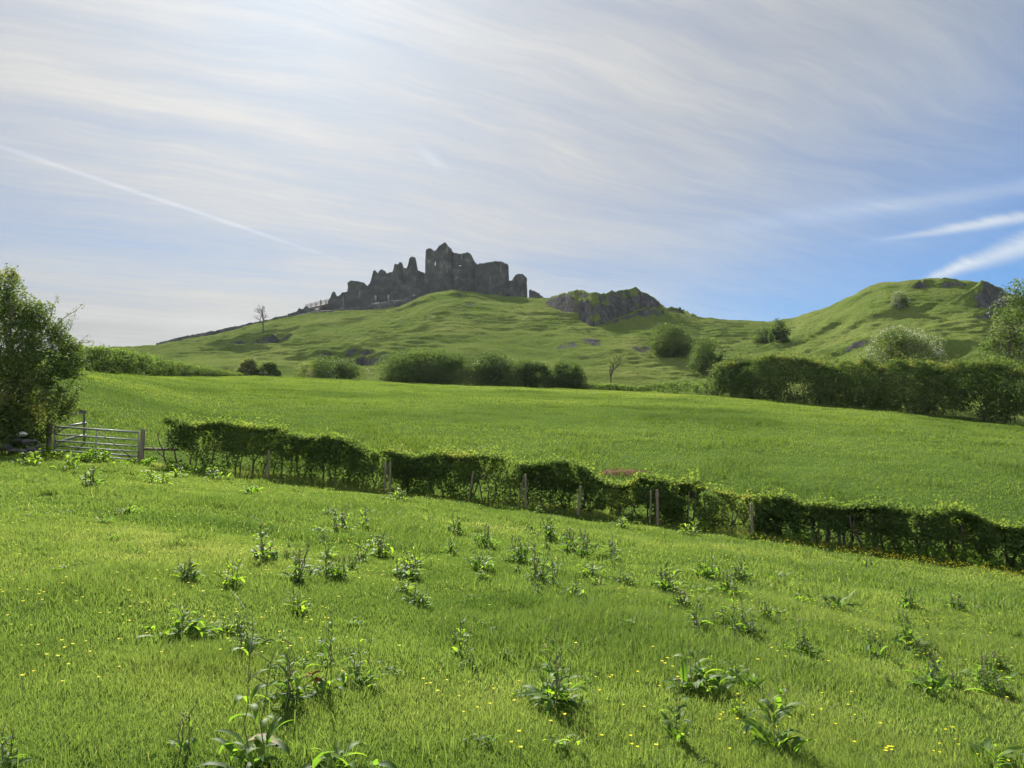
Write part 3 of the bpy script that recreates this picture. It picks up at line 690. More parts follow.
def lumpy(cx, top, bot, w, Y, n=7, seed=0, squash=1.0):
    """a natural bush outline: n overlapping clumps between top and bottom pixel rows"""
    r_ = np.random.default_rng(seed); h = bot-top; out = []
    for i in range(n):
        a = (i+0.5)/n*2-1
        rx = w*r_.uniform(0.24, 0.36); rz = h*r_.uniform(0.26, 0.40)
        x = cx + a*(w/2 - rx*0.85) + r_.uniform(-1, 1)
        dome = 1 - 0.55*abs(a)**2.2*squash
        zt_ = bot - h*dome*r_.uniform(0.86, 1.04)
        out.append((x, zt_ + rz, rx, rz)); out.append((x + r_.uniform(-2, 2), bot - rz*0.7, rx, rz*0.8))
    return out

# --- big hawthorn left of the gate
bt = ground_at(22, 452, 20, 40); bY = 29.0
bt = np.array([float(uu(14, 440))*bY, bY, 0])
cl = px_clumps([(-45, 330, 45, 50), (-10, 305, 34, 38, 0.4), (3, 292, 20, 24), (18, 318, 26, 26), (38, 322, 22, 24), (52, 338, 20, 20), (60, 352, 22, 18), (72, 352, 14, 12), (80, 360, 9, 10), (68, 375, 17, 16),
                (20, 350, 40, 34), (45, 368, 30, 28, -0.8), (10, 385, 40, 34, -1.0), (50, 395, 26, 26, -0.6), (40, 415, 28, 24), (62, 405, 14, 18), (-40, 390, 45, 45), (0, 420, 40, 30), (-20, 270, 24, 20), (12, 276, 7, 9)], bY, 1.4)
plant('hawthorn_tree', 'tall leafy hawthorn tree with scattered blossom behind the gate post', 'tree', bt, cl, 60000, 0.085, 'hawthorn', 2300, 0.17, holes=0.44, hs=1.5, ntips=14, shell=0.75, tint_add=0.24, bl_size=0.06, bl_top=2.0)
# twig sprays that break its outline
o_t = [o for o in bpy.data.objects if o.name.startswith('hawthorn_tree')][0]; base = np.array(o_t.location)
for (a, b_, c_, d_) in [(5, 285, 16, 268), (10, 290, 20, 280), (45, 325, 56, 296), (48, 335, 82, 305), (55, 345, 76, 309), (60, 350, 92, 340), (65, 360, 88, 335), (20, 320, 26, 296), (70, 375, 92, 372), (0, 285, 7, 266), (58, 345, 70, 316), (35, 325, 40, 305), (75, 385, 88, 395)]:
    mb = MB(); p0, p1 = P(a, b_, bY), P(c_, d_, bY + rng.uniform(-.5, .5)); w_ = wob(p0, p1, 7, 0.1); mb.tube(w_, np.linspace(0.02, 0.005, 7), 4); mb.build('twig', M['bark'], o_t, base)
    q = np.repeat(w_[2:], 9, 0) + rng.normal(0, 0.055, (45, 3)); V, F, T = leaf_cloud(q, 0.065, 0.4+0.5*rng.random(45)); mesh('twig_leaves', V, F, M['hawthorn'], o_t, base, attrs={'tint': T})
bm_ = np.array([float(uu(2, 430))*28.2, 28.2, 0])
plant('bramble_mound', 'dark low bramble mound in front of the tall hawthorn tree', 'shrub', bm_, px_clumps([(-30, 425, 35, 34), (5, 425, 24, 30), (22, 432, 16, 22), (-60, 430, 40, 40), (36, 438, 12, 14)], 28.2, 0.5), 14000, 0.085, 'hawthorn', 0, 0.04, holes=0.36, tint_add=-0.2, crown='foliage', trunk='stem', shell=0.7)

# --- bushes along the top of the upper field
def bush(px, top, bot, w, label, n=5200, ls=0.30, Y=None, name='hawthorn_bush', cat='bush', matn='hawthorn', seed=0, blossom=0, ta=0.0, squash=1.0, k=7, holes=0.40, rng_lim=(100, 300), shell=0.6, tr=0.1):
    if Y is None: g = ground_at(px, bot, *rng_lim)
    else: g = P(px, bot, Y)
    n = int(n*1.9); ls = ls*0.72
    cl = px_clumps(lumpy(px, top, bot+1, w, g[1], k, seed, squash), g[1], w*g[1]/FPX*0.18)
    return plant(name, label, cat, g, cl, n, ls, matn, blossom*2, tr, holes=holes, hs=0.55, tint_add=ta, crown='foliage', shell=shell, bl_size=ls*0.75)
bush(250, 357, 378, 26, 'pale rounded bush left of a pair at the field edge', 4500, Y=104, seed=1, blossom=350, ta=0.26)
bush(269, 361, 378, 24, 'smaller darker bush of the pair at the field edge', 4000, Y=104, seed=2, ta=0.18)
bush(330, 355, 381, 74, 'wide low bush between the paired bushes and long hedge', 6500, Y=106, seed=3, ta=0.08, blossom=250, squash=0.8)
bush(425, 348, 386, 104, 'longest dark hawthorn thicket at the top of the field', 24000, Y=106, seed=4, squash=0.12, k=13, name='hawthorn_thicket', cat='thicket', ta=0.02)
bush(491, 353, 387, 52, 'dark thicket joined to the right end of the longest one', 9000, Y=105, seed=5, squash=0.2, k=7, name='hawthorn_thicket', cat='thicket', blossom=200)
bush(530, 359, 389, 50, 'low dark thicket left of the last round bush on the field edge', 8000, Y=104, seed=6, squash=0.4, name='hawthorn_thicket', cat='thicket', ta=-0.08)
bush(567, 357, 390, 44, 'rounded bush left of the sapling at the field edge', 8000, Y=103, seed=8, ta=0.05)
bush(670, 321, 356, 52, 'round dark bush high on the slope below the crag', 7000, ls=0.42, seed=9, rng_lim=(110, 230), ta=0.02)
bush(708, 336, 373, 45, 'upright rounded bush below the round bush on the slope', 4600, ls=0.36, seed=10, rng_lim=(100, 230), k=5)
bush(765, 327, 342, 30, 'low spreading bush in the saddle of the hill', 1500, ls=0.42, seed=11, rng_lim=(110, 230), k=4)
bush(780, 318, 342, 24, 'taller pointed bush in the saddle of the hill', 1900, ls=0.42, seed=12, rng_lim=(110, 230), k=4)
bush(901, 291, 307, 20, 'small white blossoming hawthorn alone on the right hill', 1300, ls=0.32, seed=13, rng_lim=(100, 200), k=4, blossom=800, ta=0.2, name='blossoming_hawthorn')
bush(903, 326, 366, 78, 'large white blossoming hawthorn above the dark hedge', 8000, ls=0.26, Y=88, seed=14, k=8, blossom=2600, ta=0.1, name='blossoming_hawthorn', squash=0.8)
g = P(1012, 372, 84)
plant('hawthorn_tree', 'tall blossoming hawthorn tree at the right hand edge', 'tree', g, px_clumps([(1018, 292, 16, 14), (1030, 305, 24, 20), (1008, 312, 18, 16), (1022, 330, 30, 22), (1000, 338, 16, 12), (1004, 352, 22, 14), (1035, 350, 28, 26), (1045, 320, 24, 30), (990, 345, 10, 7)], 84, 1.5), 9000, 0.25, 'hawthorn', 1700, 0.2, hs=0.6, tint_add=0.1, bl_size=0.15, ntips=8)

# --- bare tree and sapling
def bare_tree(px, bot, top, label, lim, lean=0.0, leaves=0, r=0.16, spread=0.5, Y=None, levels=3, name='bare_tree', blen=0.26):
    g = ground_at(px, bot, *lim) if Y is None else P(px, bot, Y)
    g[2] = float(terrain(g[0], g[1])) - 0.1
    H = (bot-top)*g[1]/FPX
    t = thing(name, label, 'tree', g)
    mb = MB(); top0 = g + np.array([lean*H, 0, H*0.45])
    trunk_p = wob(g, top0, 6, 0.05); mb.tube(trunk_p, np.linspace(r, r*0.7, 6), 7); mb.build('trunk', M['bark'], t, g)
    mb = MB(); tips = []; bl = H*blen
    def br(p, d, L, rad, lv):
        d = d/np.linalg.norm(d); e = p + d*L; mb.tube(wob(p, e, 5, 0.12), np.linspace(rad, rad*0.55, 5), 5)
        tips.append(e)
        if lv:
            for q in range(3):
                nd = d + rng.normal(0, spread, 3); nd[2] = abs(nd[2])*0.7+0.25; br(p + d*L*rng.uniform(0.5, 1.0), nd, L*rng.uniform(0.5, 0.75), rad*0.55, lv-1)
    for q in range(5):
        a = rng.uniform(0, 6.28); br(trunk_p[rng.integers(3, 6)], np.array([math.cos(a)*0.6, math.sin(a)*0.6, 1.0]), bl, r*0.55, levels)
    mb.build('branches', M['bark'], t, g)
    if leaves:
        q = np.array(tips)[rng.integers(0, len(tips), leaves)] + rng.normal(0, 0.22, (leaves, 3))
        V, F, T = leaf_cloud(q, 0.22, 0.6+0.4*rng.random(leaves)); mesh('leaves', V, F, M['hawthorn'], t, g, attrs={'tint': T})
bare_tree(263, 334, 301, 'bare leafless tree standing on the hillside by the skyline wall', (150, 232), r=0.19, spread=0.6, levels=4, blen=0.24)
bare_tree(610, 390, 344, 'thin forked sapling with sparse yellow leaves at the field edge', None, Y=100, leaves=130, r=0.11, spread=0.33, levels=3, blen=0.27, name='sapling')
bare_tree(717, 396, 372, 'short twisted dead stump beside the white ended hedge', None, Y=89, leaves=20, r=0.14, levels=1, name='dead_tree')

# --- hedges
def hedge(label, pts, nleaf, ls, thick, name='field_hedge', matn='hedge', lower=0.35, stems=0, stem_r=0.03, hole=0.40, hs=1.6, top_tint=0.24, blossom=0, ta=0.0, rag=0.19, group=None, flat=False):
    """pts: (px, base py, top py, Y)"""
    A = np.array(pts, float)
    bx = np.array([P(a, b, y) for a, b, t, y in A]); hgt = (A[:, 1]-A[:, 2])*A[:, 3]/FPX
    L = np.concatenate([[0], np.cumsum(np.linalg.norm(np.diff(bx[:, :2], axis=0), axis=1))])
    s = rng.random(int(nleaf*2.2))*L[-1]
    x, y, h = np.interp(s, L, bx[:, 0]), np.interp(s, L, bx[:, 1]), np.interp(s, L, hgt)
    zg = terrain(x, y)
    h = h*(0.93 + rag*2*(fbm(s*0.9, 1.0, 0.0, 3)-0.5))
    q = rng.random(len(s)); q = np.where(q < lower, q/lower*0.45, 0.45 + (q-lower)/(1-lower)*0.55)      # share of height
    a = rng.uniform(-1, 1, len(s)); a = np.sign(a)*np.abs(a)**0.45                                     # towards the two faces
    prof = np.where(q < 0.45, 0.50+0.5*q/0.45, np.sqrt(np.clip(1-((q-0.45)/0.56)**3.2, 0, 1)))
    topm = rng.random(len(s)) < 0.22; q = np.where(topm, 0.97 + 0.05*rng.random(len(s)), q); a = np.where(topm, rng.uniform(-0.75, 0.75, len(s)), a); prof = np.where(topm, 1, prof)
    tw = thick/2*(0.8+0.5*fbm(s*0.7, q*1.5, np.sign(a)*3.0+9, 3))
    dxx = np.gradient(bx[:, 0], L); dyy = np.gradient(bx[:, 1], L)
    nx_, ny_ = np.interp(s, L, -dyy), np.interp(s, L, dxx)
    p = np.stack([x + nx_*a*prof*tw, y + ny_*a*prof*tw, zg + 0.02 + q*h], -1) + rng.normal(0, ls*0.6, (len(s), 3))
    thr = hole + np.where(q < 0.55, 0.15*(1-q/0.55), 0)
    kpt = fbm(p[:, 0]*hs, p[:, 1]*hs, p[:, 2]*hs, 3) > thr
    p, q = p[kpt][:nleaf], q[kpt][:nleaf]
    ns = int(len(p)*0.055); ks = rng.choice(len(p), ns, replace=True)                      # unclipped shoots above the top
    s2 = rng.random(ns)*L[-1]; x2, y2, h2 = np.interp(s2, L, bx[:, 0]), np.interp(s2, L, bx[:, 1]), np.interp(s2, L, hgt)
    o2 = rng.uniform(-0.8, 0.8, ns)*thick/2; nxx, nyy = np.interp(s2, L, -dyy), np.interp(s2, L, dxx)
    h2 = h2*(0.93 + rag*2*(fbm(s2*0.9, 1.0, 0.0, 3)-0.5)); up2 = np.abs(rng.normal(0, 0.07, ns))*h2*(0.4+1.6*vn(s2*2.2, 7.0))
    p2 = np.stack([x2 + nxx*o2, y2 + nyy*o2, terrain(x2, y2) + h2*0.99 + up2], -1)
    p = np.concatenate([p, p2]); q = np.concatenate([q, np.full(ns, 1.02)])
    c0_ = bx[len(bx)//2].copy(); c0_[2] = float(terrain(c0_[0], c0_[1]))
    t = thing(name, label, 'hedge', c0_, group)
    ti = 0.36 + ta + 0.7*(vn(p[:, 0]*1.1, p[:, 1]*1.1, p[:, 2]*1.1)-0.5) + 0.3*(rng.random(len(p))-0.5) + top_tint*sst(q, 0.86, 1.0)  # top_tint: young leaf colour and a sunlit top band, both put into tint
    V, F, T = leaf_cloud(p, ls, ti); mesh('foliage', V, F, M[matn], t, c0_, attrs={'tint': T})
    if blossom:
        k2 = rng.choice(np.where(q > 0.6)[0], blossom); V, F, T = leaf_cloud(p[k2]+rng.normal(0, ls*0.5, (blossom, 3)), ls*0.9, rng.random(blossom)); mesh('blossom', V, F, M['blossom'], t, c0_, attrs={'tint': T})
    for i in range(stems):
        ss_ = (i + rng.uniform(0.15, 0.85))/stems*L[-1]
        b_ = np.array([np.interp(ss_, L, bx[:, 0]), np.interp(ss_, L, bx[:, 1]), 0]) + np.array([0, rng.uniform(-0.25, 0.25)*thick, 0]); b_[2] = terrain(b_[0], b_[1]) - 0.1
        hh = np.interp(ss_, L, hgt); mb = MB()
        tp_ = b_ + np.array([rng.normal(0, 0.16)*hh, rng.normal(0, 0.1)*hh, hh*0.85]); w_ = wob(b_, tp_, 7, 0.10)
        mb.tube(w_, np.linspace(stem_r*rng.uniform(0.8, 1.5), stem_r*0.4, 7), 6)
        for r_ in range(3):
            i0 = rng.integers(2, 5); mb.tube(wob(w_[i0], w_[i0] + np.array([rng.normal(0, 0.3), rng.normal(0, 0.2), 0.45])*hh*0.6, 5, 0.12), np.linspace(stem_r*0.5, stem_r*0.15, 5), 4)
        mb.build('stem', M['bark'], t, c0_)
    return t
hedge('dark hedge descending the left hillside behind the tall hawthorn tree', [(60, 374, 349, 57), (90, 373, 349, 60), (120, 375, 353, 67), (150, 377, 357.5, 76), (180, 378, 364, 85), (215, 378, 370.5, 95), (240, 378, 375.5, 102)], 30000, 0.16, 2.6, lower=0.42, hole=0.34, hs=0.9, top_tint=0.38, ta=-0.26, name='field_hedge')  # shaded lower half and lit top put into the leaf tint here
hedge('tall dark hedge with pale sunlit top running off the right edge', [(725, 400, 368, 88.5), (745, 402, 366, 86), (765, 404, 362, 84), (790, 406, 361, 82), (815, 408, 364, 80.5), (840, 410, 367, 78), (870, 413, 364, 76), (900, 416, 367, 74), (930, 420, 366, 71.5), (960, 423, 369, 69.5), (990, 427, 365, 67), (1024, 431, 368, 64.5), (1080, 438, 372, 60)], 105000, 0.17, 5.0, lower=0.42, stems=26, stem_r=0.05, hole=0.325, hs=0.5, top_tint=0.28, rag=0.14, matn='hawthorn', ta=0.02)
hedge('short blossoming end of the tall dark hedge', [(714, 398, 374, 90), (724, 399, 365, 89), (738, 401, 361, 88), (752, 402, 366, 86)], 5000, 0.2, 3.4, lower=0.42, hole=0.36, hs=0.7, blossom=420, matn='hawthorn', name='hawthorn_hedge')
hedge('low bramble strip along the crest of the field from bush to hedge', [(582, 391, 386, 101), (605, 391.5, 384, 100), (640, 393, 388.5, 97), (668, 394.5, 384, 95), (700, 396.5, 384.5, 92), (722, 398, 387, 90)], 5500, 0.2, 1.5, lower=0.45, hole=0.36, hs=0.9, name='bramble_strip', ta=-0.05, top_tint=0.15)
H1 = [(166, 471, 421, 29.3), (185, 472, 420, 29.3), (220, 474, 424, 29.3), (260, 478, 430, 29.2), (300, 483, 436, 29), (330, 486, 441, 28.7), (352, 489, 446, 28.4), (376, 491, 455, 28.1)]
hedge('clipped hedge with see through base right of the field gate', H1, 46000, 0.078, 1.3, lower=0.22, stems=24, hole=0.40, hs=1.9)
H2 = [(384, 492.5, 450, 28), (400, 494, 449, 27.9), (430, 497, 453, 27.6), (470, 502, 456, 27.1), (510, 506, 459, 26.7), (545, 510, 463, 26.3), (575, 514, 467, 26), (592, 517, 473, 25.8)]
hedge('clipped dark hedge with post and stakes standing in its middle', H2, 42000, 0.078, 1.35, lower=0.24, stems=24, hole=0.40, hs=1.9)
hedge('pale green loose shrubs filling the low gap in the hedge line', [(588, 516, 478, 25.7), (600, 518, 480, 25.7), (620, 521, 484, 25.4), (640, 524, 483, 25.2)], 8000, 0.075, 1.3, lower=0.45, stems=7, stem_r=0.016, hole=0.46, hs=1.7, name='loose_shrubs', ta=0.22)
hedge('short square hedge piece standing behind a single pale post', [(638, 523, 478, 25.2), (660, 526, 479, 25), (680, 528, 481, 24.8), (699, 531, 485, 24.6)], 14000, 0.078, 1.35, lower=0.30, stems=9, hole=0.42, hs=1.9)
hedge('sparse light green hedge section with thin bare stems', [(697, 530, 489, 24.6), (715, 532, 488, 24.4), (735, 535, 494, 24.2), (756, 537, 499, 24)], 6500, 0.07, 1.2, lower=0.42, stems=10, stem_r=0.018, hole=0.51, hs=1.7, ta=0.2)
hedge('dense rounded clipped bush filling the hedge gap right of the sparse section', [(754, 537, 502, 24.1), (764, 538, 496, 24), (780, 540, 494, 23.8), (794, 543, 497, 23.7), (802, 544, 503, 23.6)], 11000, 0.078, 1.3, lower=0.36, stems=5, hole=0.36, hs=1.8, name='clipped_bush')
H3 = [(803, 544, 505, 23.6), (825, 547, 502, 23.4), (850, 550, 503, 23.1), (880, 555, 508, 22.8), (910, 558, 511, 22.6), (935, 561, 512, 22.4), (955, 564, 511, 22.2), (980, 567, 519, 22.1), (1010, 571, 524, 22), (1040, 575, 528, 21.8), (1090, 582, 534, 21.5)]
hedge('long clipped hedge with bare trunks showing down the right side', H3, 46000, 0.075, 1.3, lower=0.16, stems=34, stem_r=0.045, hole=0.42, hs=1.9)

# --- fence posts, gate, rails
def post(px, bot, top, Y, label, r=0.065, lean=(0, 0), sq=True, mat_='wood'):
    b_ = P(px, bot, Y); b_[2] = float(terrain(b_[0], b_[1])); h = (bot-top)*Y/FPX; r = r*0.8
    mb = MB(); e = b_ + np.array([lean[0]*h, lean[1]*h, h]); n = 7
    pts = np.linspace(b_ - np.array([0, 0, 0.3]), e, n); rr_ = np.linspace(r*1.08, r*0.95, n); mb.tube(np.vstack([pts, e + np.array([0, 0, 0.04])]), np.append(rr_, r*0.45), 6 if sq else 9, 0.12)
    return tag(mb.build('fence_post', M[mat_], None, b_), label, 'post')
post(268.5, 477, 450, 28.2, 'thin upright fence post at the foot of the hedge near the gate', 0.05)
post(263, 476, 453, 28.2, 'leaning stake propped against the thin upright fence post', 0.035, (0.28, 0))
post(385, 493, 462, 27.1, 'brown fence post at the left end of the middle hedge', 0.06)
post(390, 494, 461, 27.0, 'grey fence post close beside the brown one', 0.05)
post(525.5, 509, 475, 25.5, 'pale straight fence post in the middle hedge', 0.05)
post(516, 508, 476, 25.6, 'dark stake leaning toward the pale straight post', 0.035, (0.25, 0))
post(467, 500, 470, 26.2, 'dark leaning stake inside the middle hedge', 0.04, (0.2, 0))
post(577, 514, 485, 25.1, 'stout grey post where the middle hedge ends', 0.065, (0.12, 0))
post(657.5, 525, 491, 24.1, 'pale brown post standing before the short square hedge', 0.06)
post(649, 524, 492, 24.2, 'grey leaning stake left of the pale brown post', 0.04, (0.08, 0))
post(752, 537, 504, 23.2, 'grey post between sparse hedge and dense rounded bush', 0.055)
gl, gr_ = P(54, 460, 29.2), P(138, 463.5, 28.9)
gl[2] = float(terrain(gl[0], gl[1])) + 0.06; gr_[2] = float(terrain(gr_[0], gr_[1])) + 0.06
gate = thing('field_gate', 'closed galvanised steel field gate with seven bars in the hedge line', 'gate', gl)
hb = [0.02, 0.14, 0.28, 0.44, 0.64, 0.88, 1.17]
dirg = gr_ - gl
for i, h in enumerate(hb):
    mb = MB(); mb.tube([gl + [0, 0, h], gr_ + [0, 0, h]], 0.034 if i in (0, 6) else 0.027, 8); mb.build('bar', M['galv'], gate, gl)
for q in (0, 0.5, 1.0):
    mb = MB(); b_ = gl + dirg*q + np.array([0, -0.02 if q == 0.5 else 0, 0]); mb.tube([b_ + [0, 0, -0.02], b_ + [0, 0, 1.19]], 0.028 if q != 0.5 else 0.02, 8); mb.build('upright', M['galv'], gate, gl)
mb = MB(); mb.tube([gl + dirg*0.5 + [0, -0.03, 1.15], gr_ + [0, -0.03, 0.05]], 0.014, 6); mb.build('brace', M['bark'], gate, gl)
mb = MB(); mb.box(gr_ + np.array([0.06, 0, 0.75]), (0.16, 0.03, 0.05)); mb.build('latch', M['galv'], gate, gl)
def gpost(px, bot, top, Y, label, r, lean=(0, 0)):
    o = post(px, bot, top, Y, label, r, lean); o.name = 'gate_post'; o['category'] = 'gate post'
gpost(48.5, 461, 417, 29.2, 'dark thick gate post at the hinge end of the steel gate', 0.12)
gpost(140.5, 465, 429, 28.8, 'weathered leaning gate post at the latch end of the steel gate', 0.10, (0.05, 0))
mb = MB(); a_, b_ = P(143, 449, 28.9), P(178, 449.5, 29.2); mb.tube(np.linspace(a_, b_, 5), 0.05, 4, 0.1)
tag(mb.build('fence_rail', M['wood'], None, a_), 'dark wooden rail joining the leaning gate post to the hedge', 'rail')
# an old hoop-topped gate, folded open behind
og0 = P(57, 455, 30.6); og0[2] = float(terrain(og0[0], og0[1]))
og = thing('hooped_gate', 'old open gate with curved top rails behind the steel gate', 'gate', og0)
for pts in ([(56, 424), (60, 419.5), (66, 416), (74, 413.6), (86, 412)], [(55, 436), (59, 431), (64, 428), (72, 425.3), (86, 423)], [(55, 447), (60, 442), (66, 439.5), (76, 437), (86, 435)]):
    mb = MB(); mb.tube([P(a, b_, 30.4 + (a-56)*0.03) for a, b_ in pts], 0.045, 8); mb.build('rail', M['galv'], og, og0)
mb = MB(); mb.tube([P(84.5, 412, 31.3), P(84.5, 452, 31.3)], 0.05, 8); mb.build('upright', M['wood'], og, og0)
mb = MB(); mb.tube([P(55.5, 424, 30.4), P(55, 455, 30.4)], 0.03, 8); mb.build('upright', M['galv'], og, og0)
mb = MB(); mb.tube(wob(P(69, 410.5, 31.0), P(86.5, 411.5, 31.2), 6, 0.05), 0.045, 6); mb.build('top_board', M['wood'], og, og0)
# tumbled stone wall under the tree
stn = [(6, 447, 9), (16, 440, 7), (22, 434, 6.5), (27, 442, 8), (34, 441, 5), (39, 446, 5), (32, 449, 7), (14, 450, 7), (24, 451, 6), (-6, 447, 9), (41, 451, 5)]
for i, (a, b_, s_) in enumerate(stn):
    lab = ['largest grey rubble stone at the low end of the tumbled heap', None][0] if i == 0 else ('pale top stone of the tumbled heap beneath the hawthorn' if i == 2 else 'grey rubble stone in the tumbled heap beside the dark gate post')
    w_ = P(a, b_, 27.6); g_ = terrain(w_[0], w_[1]); w_[2] = max(w_[2], g_ + 0.05)
    o = boulder(w_, s_*0.6*27.6/FPX, lab, 'stone' if i != 2 else 'pale'); o.name = 'rubble_stone'; o['category'] = 'stone'
    if i not in (0, 2): o['group'] = 'rubble stones beside the gate post'

# --- birds
def bird(px, py, Y, span, label):
    c = P(px, py, Y); k = span/2
    v = [(0, -.28, 0), (0.05, -.12, .03), (0.06, .1, .03), (0.03, .3, 0), (-.05, -.12, .03), (-.06, .1, .03), (-.03, .3, 0), (0, -.1, -.05), (0, .12, -.05),
         (.5, -.06, .14), (1, .12, .05), (.5, .12, .13), (-.5, -.06, .14), (-1, .12, .05), (-.5, .12, .13), (.09, .42, 0), (-.09, .42, 0)]
    t = [(0, 1, 4), (1, 2, 5), (1, 5, 4), (2, 3, 6), (2, 6, 5), (0, 7, 1), (0, 4, 7), (1, 7, 8), (1, 8, 2), (4, 8, 7), (4, 5, 8), (2, 8, 3), (5, 6, 8), (3, 8, 6), (1, 9, 11), (1, 11, 2), (9, 10, 11), (4, 14, 12), (4, 5, 14), (12, 14, 13), (3, 15, 16), (3, 16, 6)]
    return tag(mesh('bird', np.array(v)*k + c, [np.array(t)], M['feather'], loc=c), label, 'bird')
bird(586, 203.3, 150, 0.55, 'dark bird flying in the sky above the castle')
bird(740, 218, 190, 0.5, 'tiny bird flying in the sky above the hill saddle')

# ------------------------------------------------------------------ grass
def blades(x, y, h, w, tint, lean_amp=0.6, dz0=0.0, seg=2):
    n = len(x); z = terrain(x, y) - 0.01
    a = rng.uniform(0, 2*np.pi, n); la = rng.uniform(0, 2*np.pi, n); l = np.abs(rng.normal(0, lean_amp, n))*h
    dxw, dyw = np.cos(a)*w/2, np.sin(a)*w/2
    lx, ly = np.cos(la)*l, np.sin(la)*l
    b = np.stack([x, y, z], -1); wv_ = np.stack([dxw, dyw, 0*x], -1)
    m_ = b + np.stack([lx*0.35, ly*0.35, h*0.55], -1); tip = b + np.stack([lx, ly, h*(1-0.12*rng.random(n))], -1)
    V = np.stack([b-wv_, b+wv_, m_+wv_*0.75, m_-wv_*0.75, tip], 1).reshape(-1, 3)
    i = np.arange(n)*5
    return V, [np.stack([i, i+1, i+2, i+3], 1), np.stack([i+3, i+2, i+4], 1)], np.repeat(np.clip(tint, 0, 1), 5)
def wedge(n, y0, y1, umax=0.80, pw=2.0):
    y = (rng.random(n)*(y1**pw-y0**pw) + y0**pw)**(1/pw); u = rng.uniform(-umax, umax, n); return u*y, y
gx, gy, gh, gw, gt = [], [], [], [], []
for (n, a, b_, h0, w0, um) in [(260000, 1.9, 5.5, 0.040, 0.0032, 0.95), (380000, 5.5, 12, 0.042, 0.0055, 0.82), (480000, 12, 31, 0.046, 0.0115, 0.78)]:
    x, y = wedge(n, a, b_, um); k = y < Yh_x(x) + 0.6; x, y = x[k], y[k]
    tall = sst(fbm(x*0.55, y*0.55, 3.0, 3), 0.50, 0.72)
    h = h0*(0.5 + 0.9*rng.random(len(x)))*(1 + 1.9*tall)
    ti = 0.46 + 1.15*(fbm(x*0.22, y*0.38, 11.0, 4)-0.5) + 0.35*(fbm(x*1.8, y*1.8, 4.0, 2)-0.5) + 0.28*(rng.random(len(x))-0.5) - 0.10*tall
    ti = np.where(rng.random(len(x)) < 0.006, 0.95, np.minimum(ti, 0.84))
    gx.append(x); gy.append(y); gh.append(h); gw.append(np.full(len(x), w0)*(0.7+0.6*rng.random(len(x)))); gt.append(ti)
# longer tufts
DOCK_SPOTS = []
for i in range(520):
    x0, y0 = wedge(1, 2.2, 27, 0.8); m_ = rng.integers(50, 140); s_ = rng.uniform(0.08, 0.3)
    x = x0 + rng.normal(0, s_, m_); y = y0 + rng.normal(0, s_, m_)
    gx.append(x); gy.append(y); gh.append(rng.uniform(0.08, 0.18)*(0.6+0.6*rng.random(m_))); gw.append(np.full(m_, 0.004 + 0.0006*y0[0])); gt.append(np.clip(0.28+0.25*rng.random(m_), 0, 0.8))
# long grass along the foot of the hedge
n = 42000; x = rng.uniform(-21, 19, n); y = Yh_x(x) - np.abs(rng.normal(0, 0.55, n)) + 0.35
gx.append(x); gy.append(y); gh.append(0.13+0.22*rng.random(n)*rng.random(n)); gw.append(np.full(n, 0.016)); gt.append(np.minimum(0.35+0.6*(vn(x*0.8, y*0.8)-0.3)+0.25*rng.random(n), 0.86))
V, F, T = blades(*[np.concatenate(q) for q in (gx, gy, gh, gw, gt)])
kind(mesh('meadow_grass', V, F, M['grass'], attrs={'tint': T}), 'stuff', 'short bright green meadow grass covering the near field')
n = 460000; x, y = wedge(n, 24, 107, 0.78, 1.5); u_ = x/y; k = (y > Yh_u(u_)+0.5) & (y < Yb_u(u_)+1); x, y = x[k], y[k]
tall = sst(fbm(x*0.30, y*0.5, 3.0, 4), 0.55, 0.72)
h = (0.07+0.05*rng.random(len(x)))*(1 + 1.6*tall)
ti = 0.42 + 1.1*(fbm(x*0.08, y*0.14, 2.0, 4)-0.5) + 0.25*(rng.random(len(x))-0.5) - 0.22*tall
tx, ty = wedge(260, 28, 75, 0.75, 1.5)
lp = np.array([ground_at(a, b_, 30, 110)[:2] for a, b_ in [(345, 414), (360, 423), (372, 430), (385, 437), (402, 446), (415, 452)]])
lt = rng.random(46)*5; tx = np.concatenate([tx, np.interp(lt, range(6), lp[:, 0])+rng.normal(0, .5, 46)]); ty = np.concatenate([ty, np.interp(lt, range(6), lp[:, 1])+rng.normal(0, .7, 46)])
for a_, b_ in zip(tx, ty):
    m_ = rng.integers(20, 70); sg = rng.uniform(0.12, 0.45); x = np.append(x, a_+rng.normal(0, sg*1.5, m_)); y = np.append(y, b_+rng.normal(0, sg, m_)); h = np.append(h, rng.uniform(0.12, 0.26, m_)); ti = np.append(ti, rng.uniform(0.0, 0.3, m_))
V, F, T = blades(x, y, h, 0.006 + 0.00042*y, np.minimum(ti, 0.8), 0.9)
kind(mesh('pasture_grass', V, F, M['pasture'], attrs={'tint': T}), 'stuff', 'green pasture grass on the sloping upper field')

n = 16000; x = rng.uniform(-20.5, 19, n); d_ = np.abs(rng.normal(0, 0.35, n)); y = Yh_x(x) - 0.25 - d_
k = fbm(x*0.9, y*0.9, 31.0, 3) > 0.50; x, y, d_ = x[k], y[k], d_[k]; hmax = 0.1 + 0.5*sst(vn(x*1.3, 4.0), 0.3, 0.9)
p = np.stack([x, y, terrain(x, y) + 0.04 + hmax*rng.random(len(x))**1.3*np.exp(-d_)], -1)
V, F, T = leaf_cloud(p, 0.10, 0.25 + 0.7*vn(x*0.7, 9.0) + 0.3*(rng.random(len(x))-0.5))
kind(mesh('undergrowth', V, F, M['dock'], attrs={'tint': T}), 'stuff', 'leafy green weeds growing along the foot of the hedges and gate')

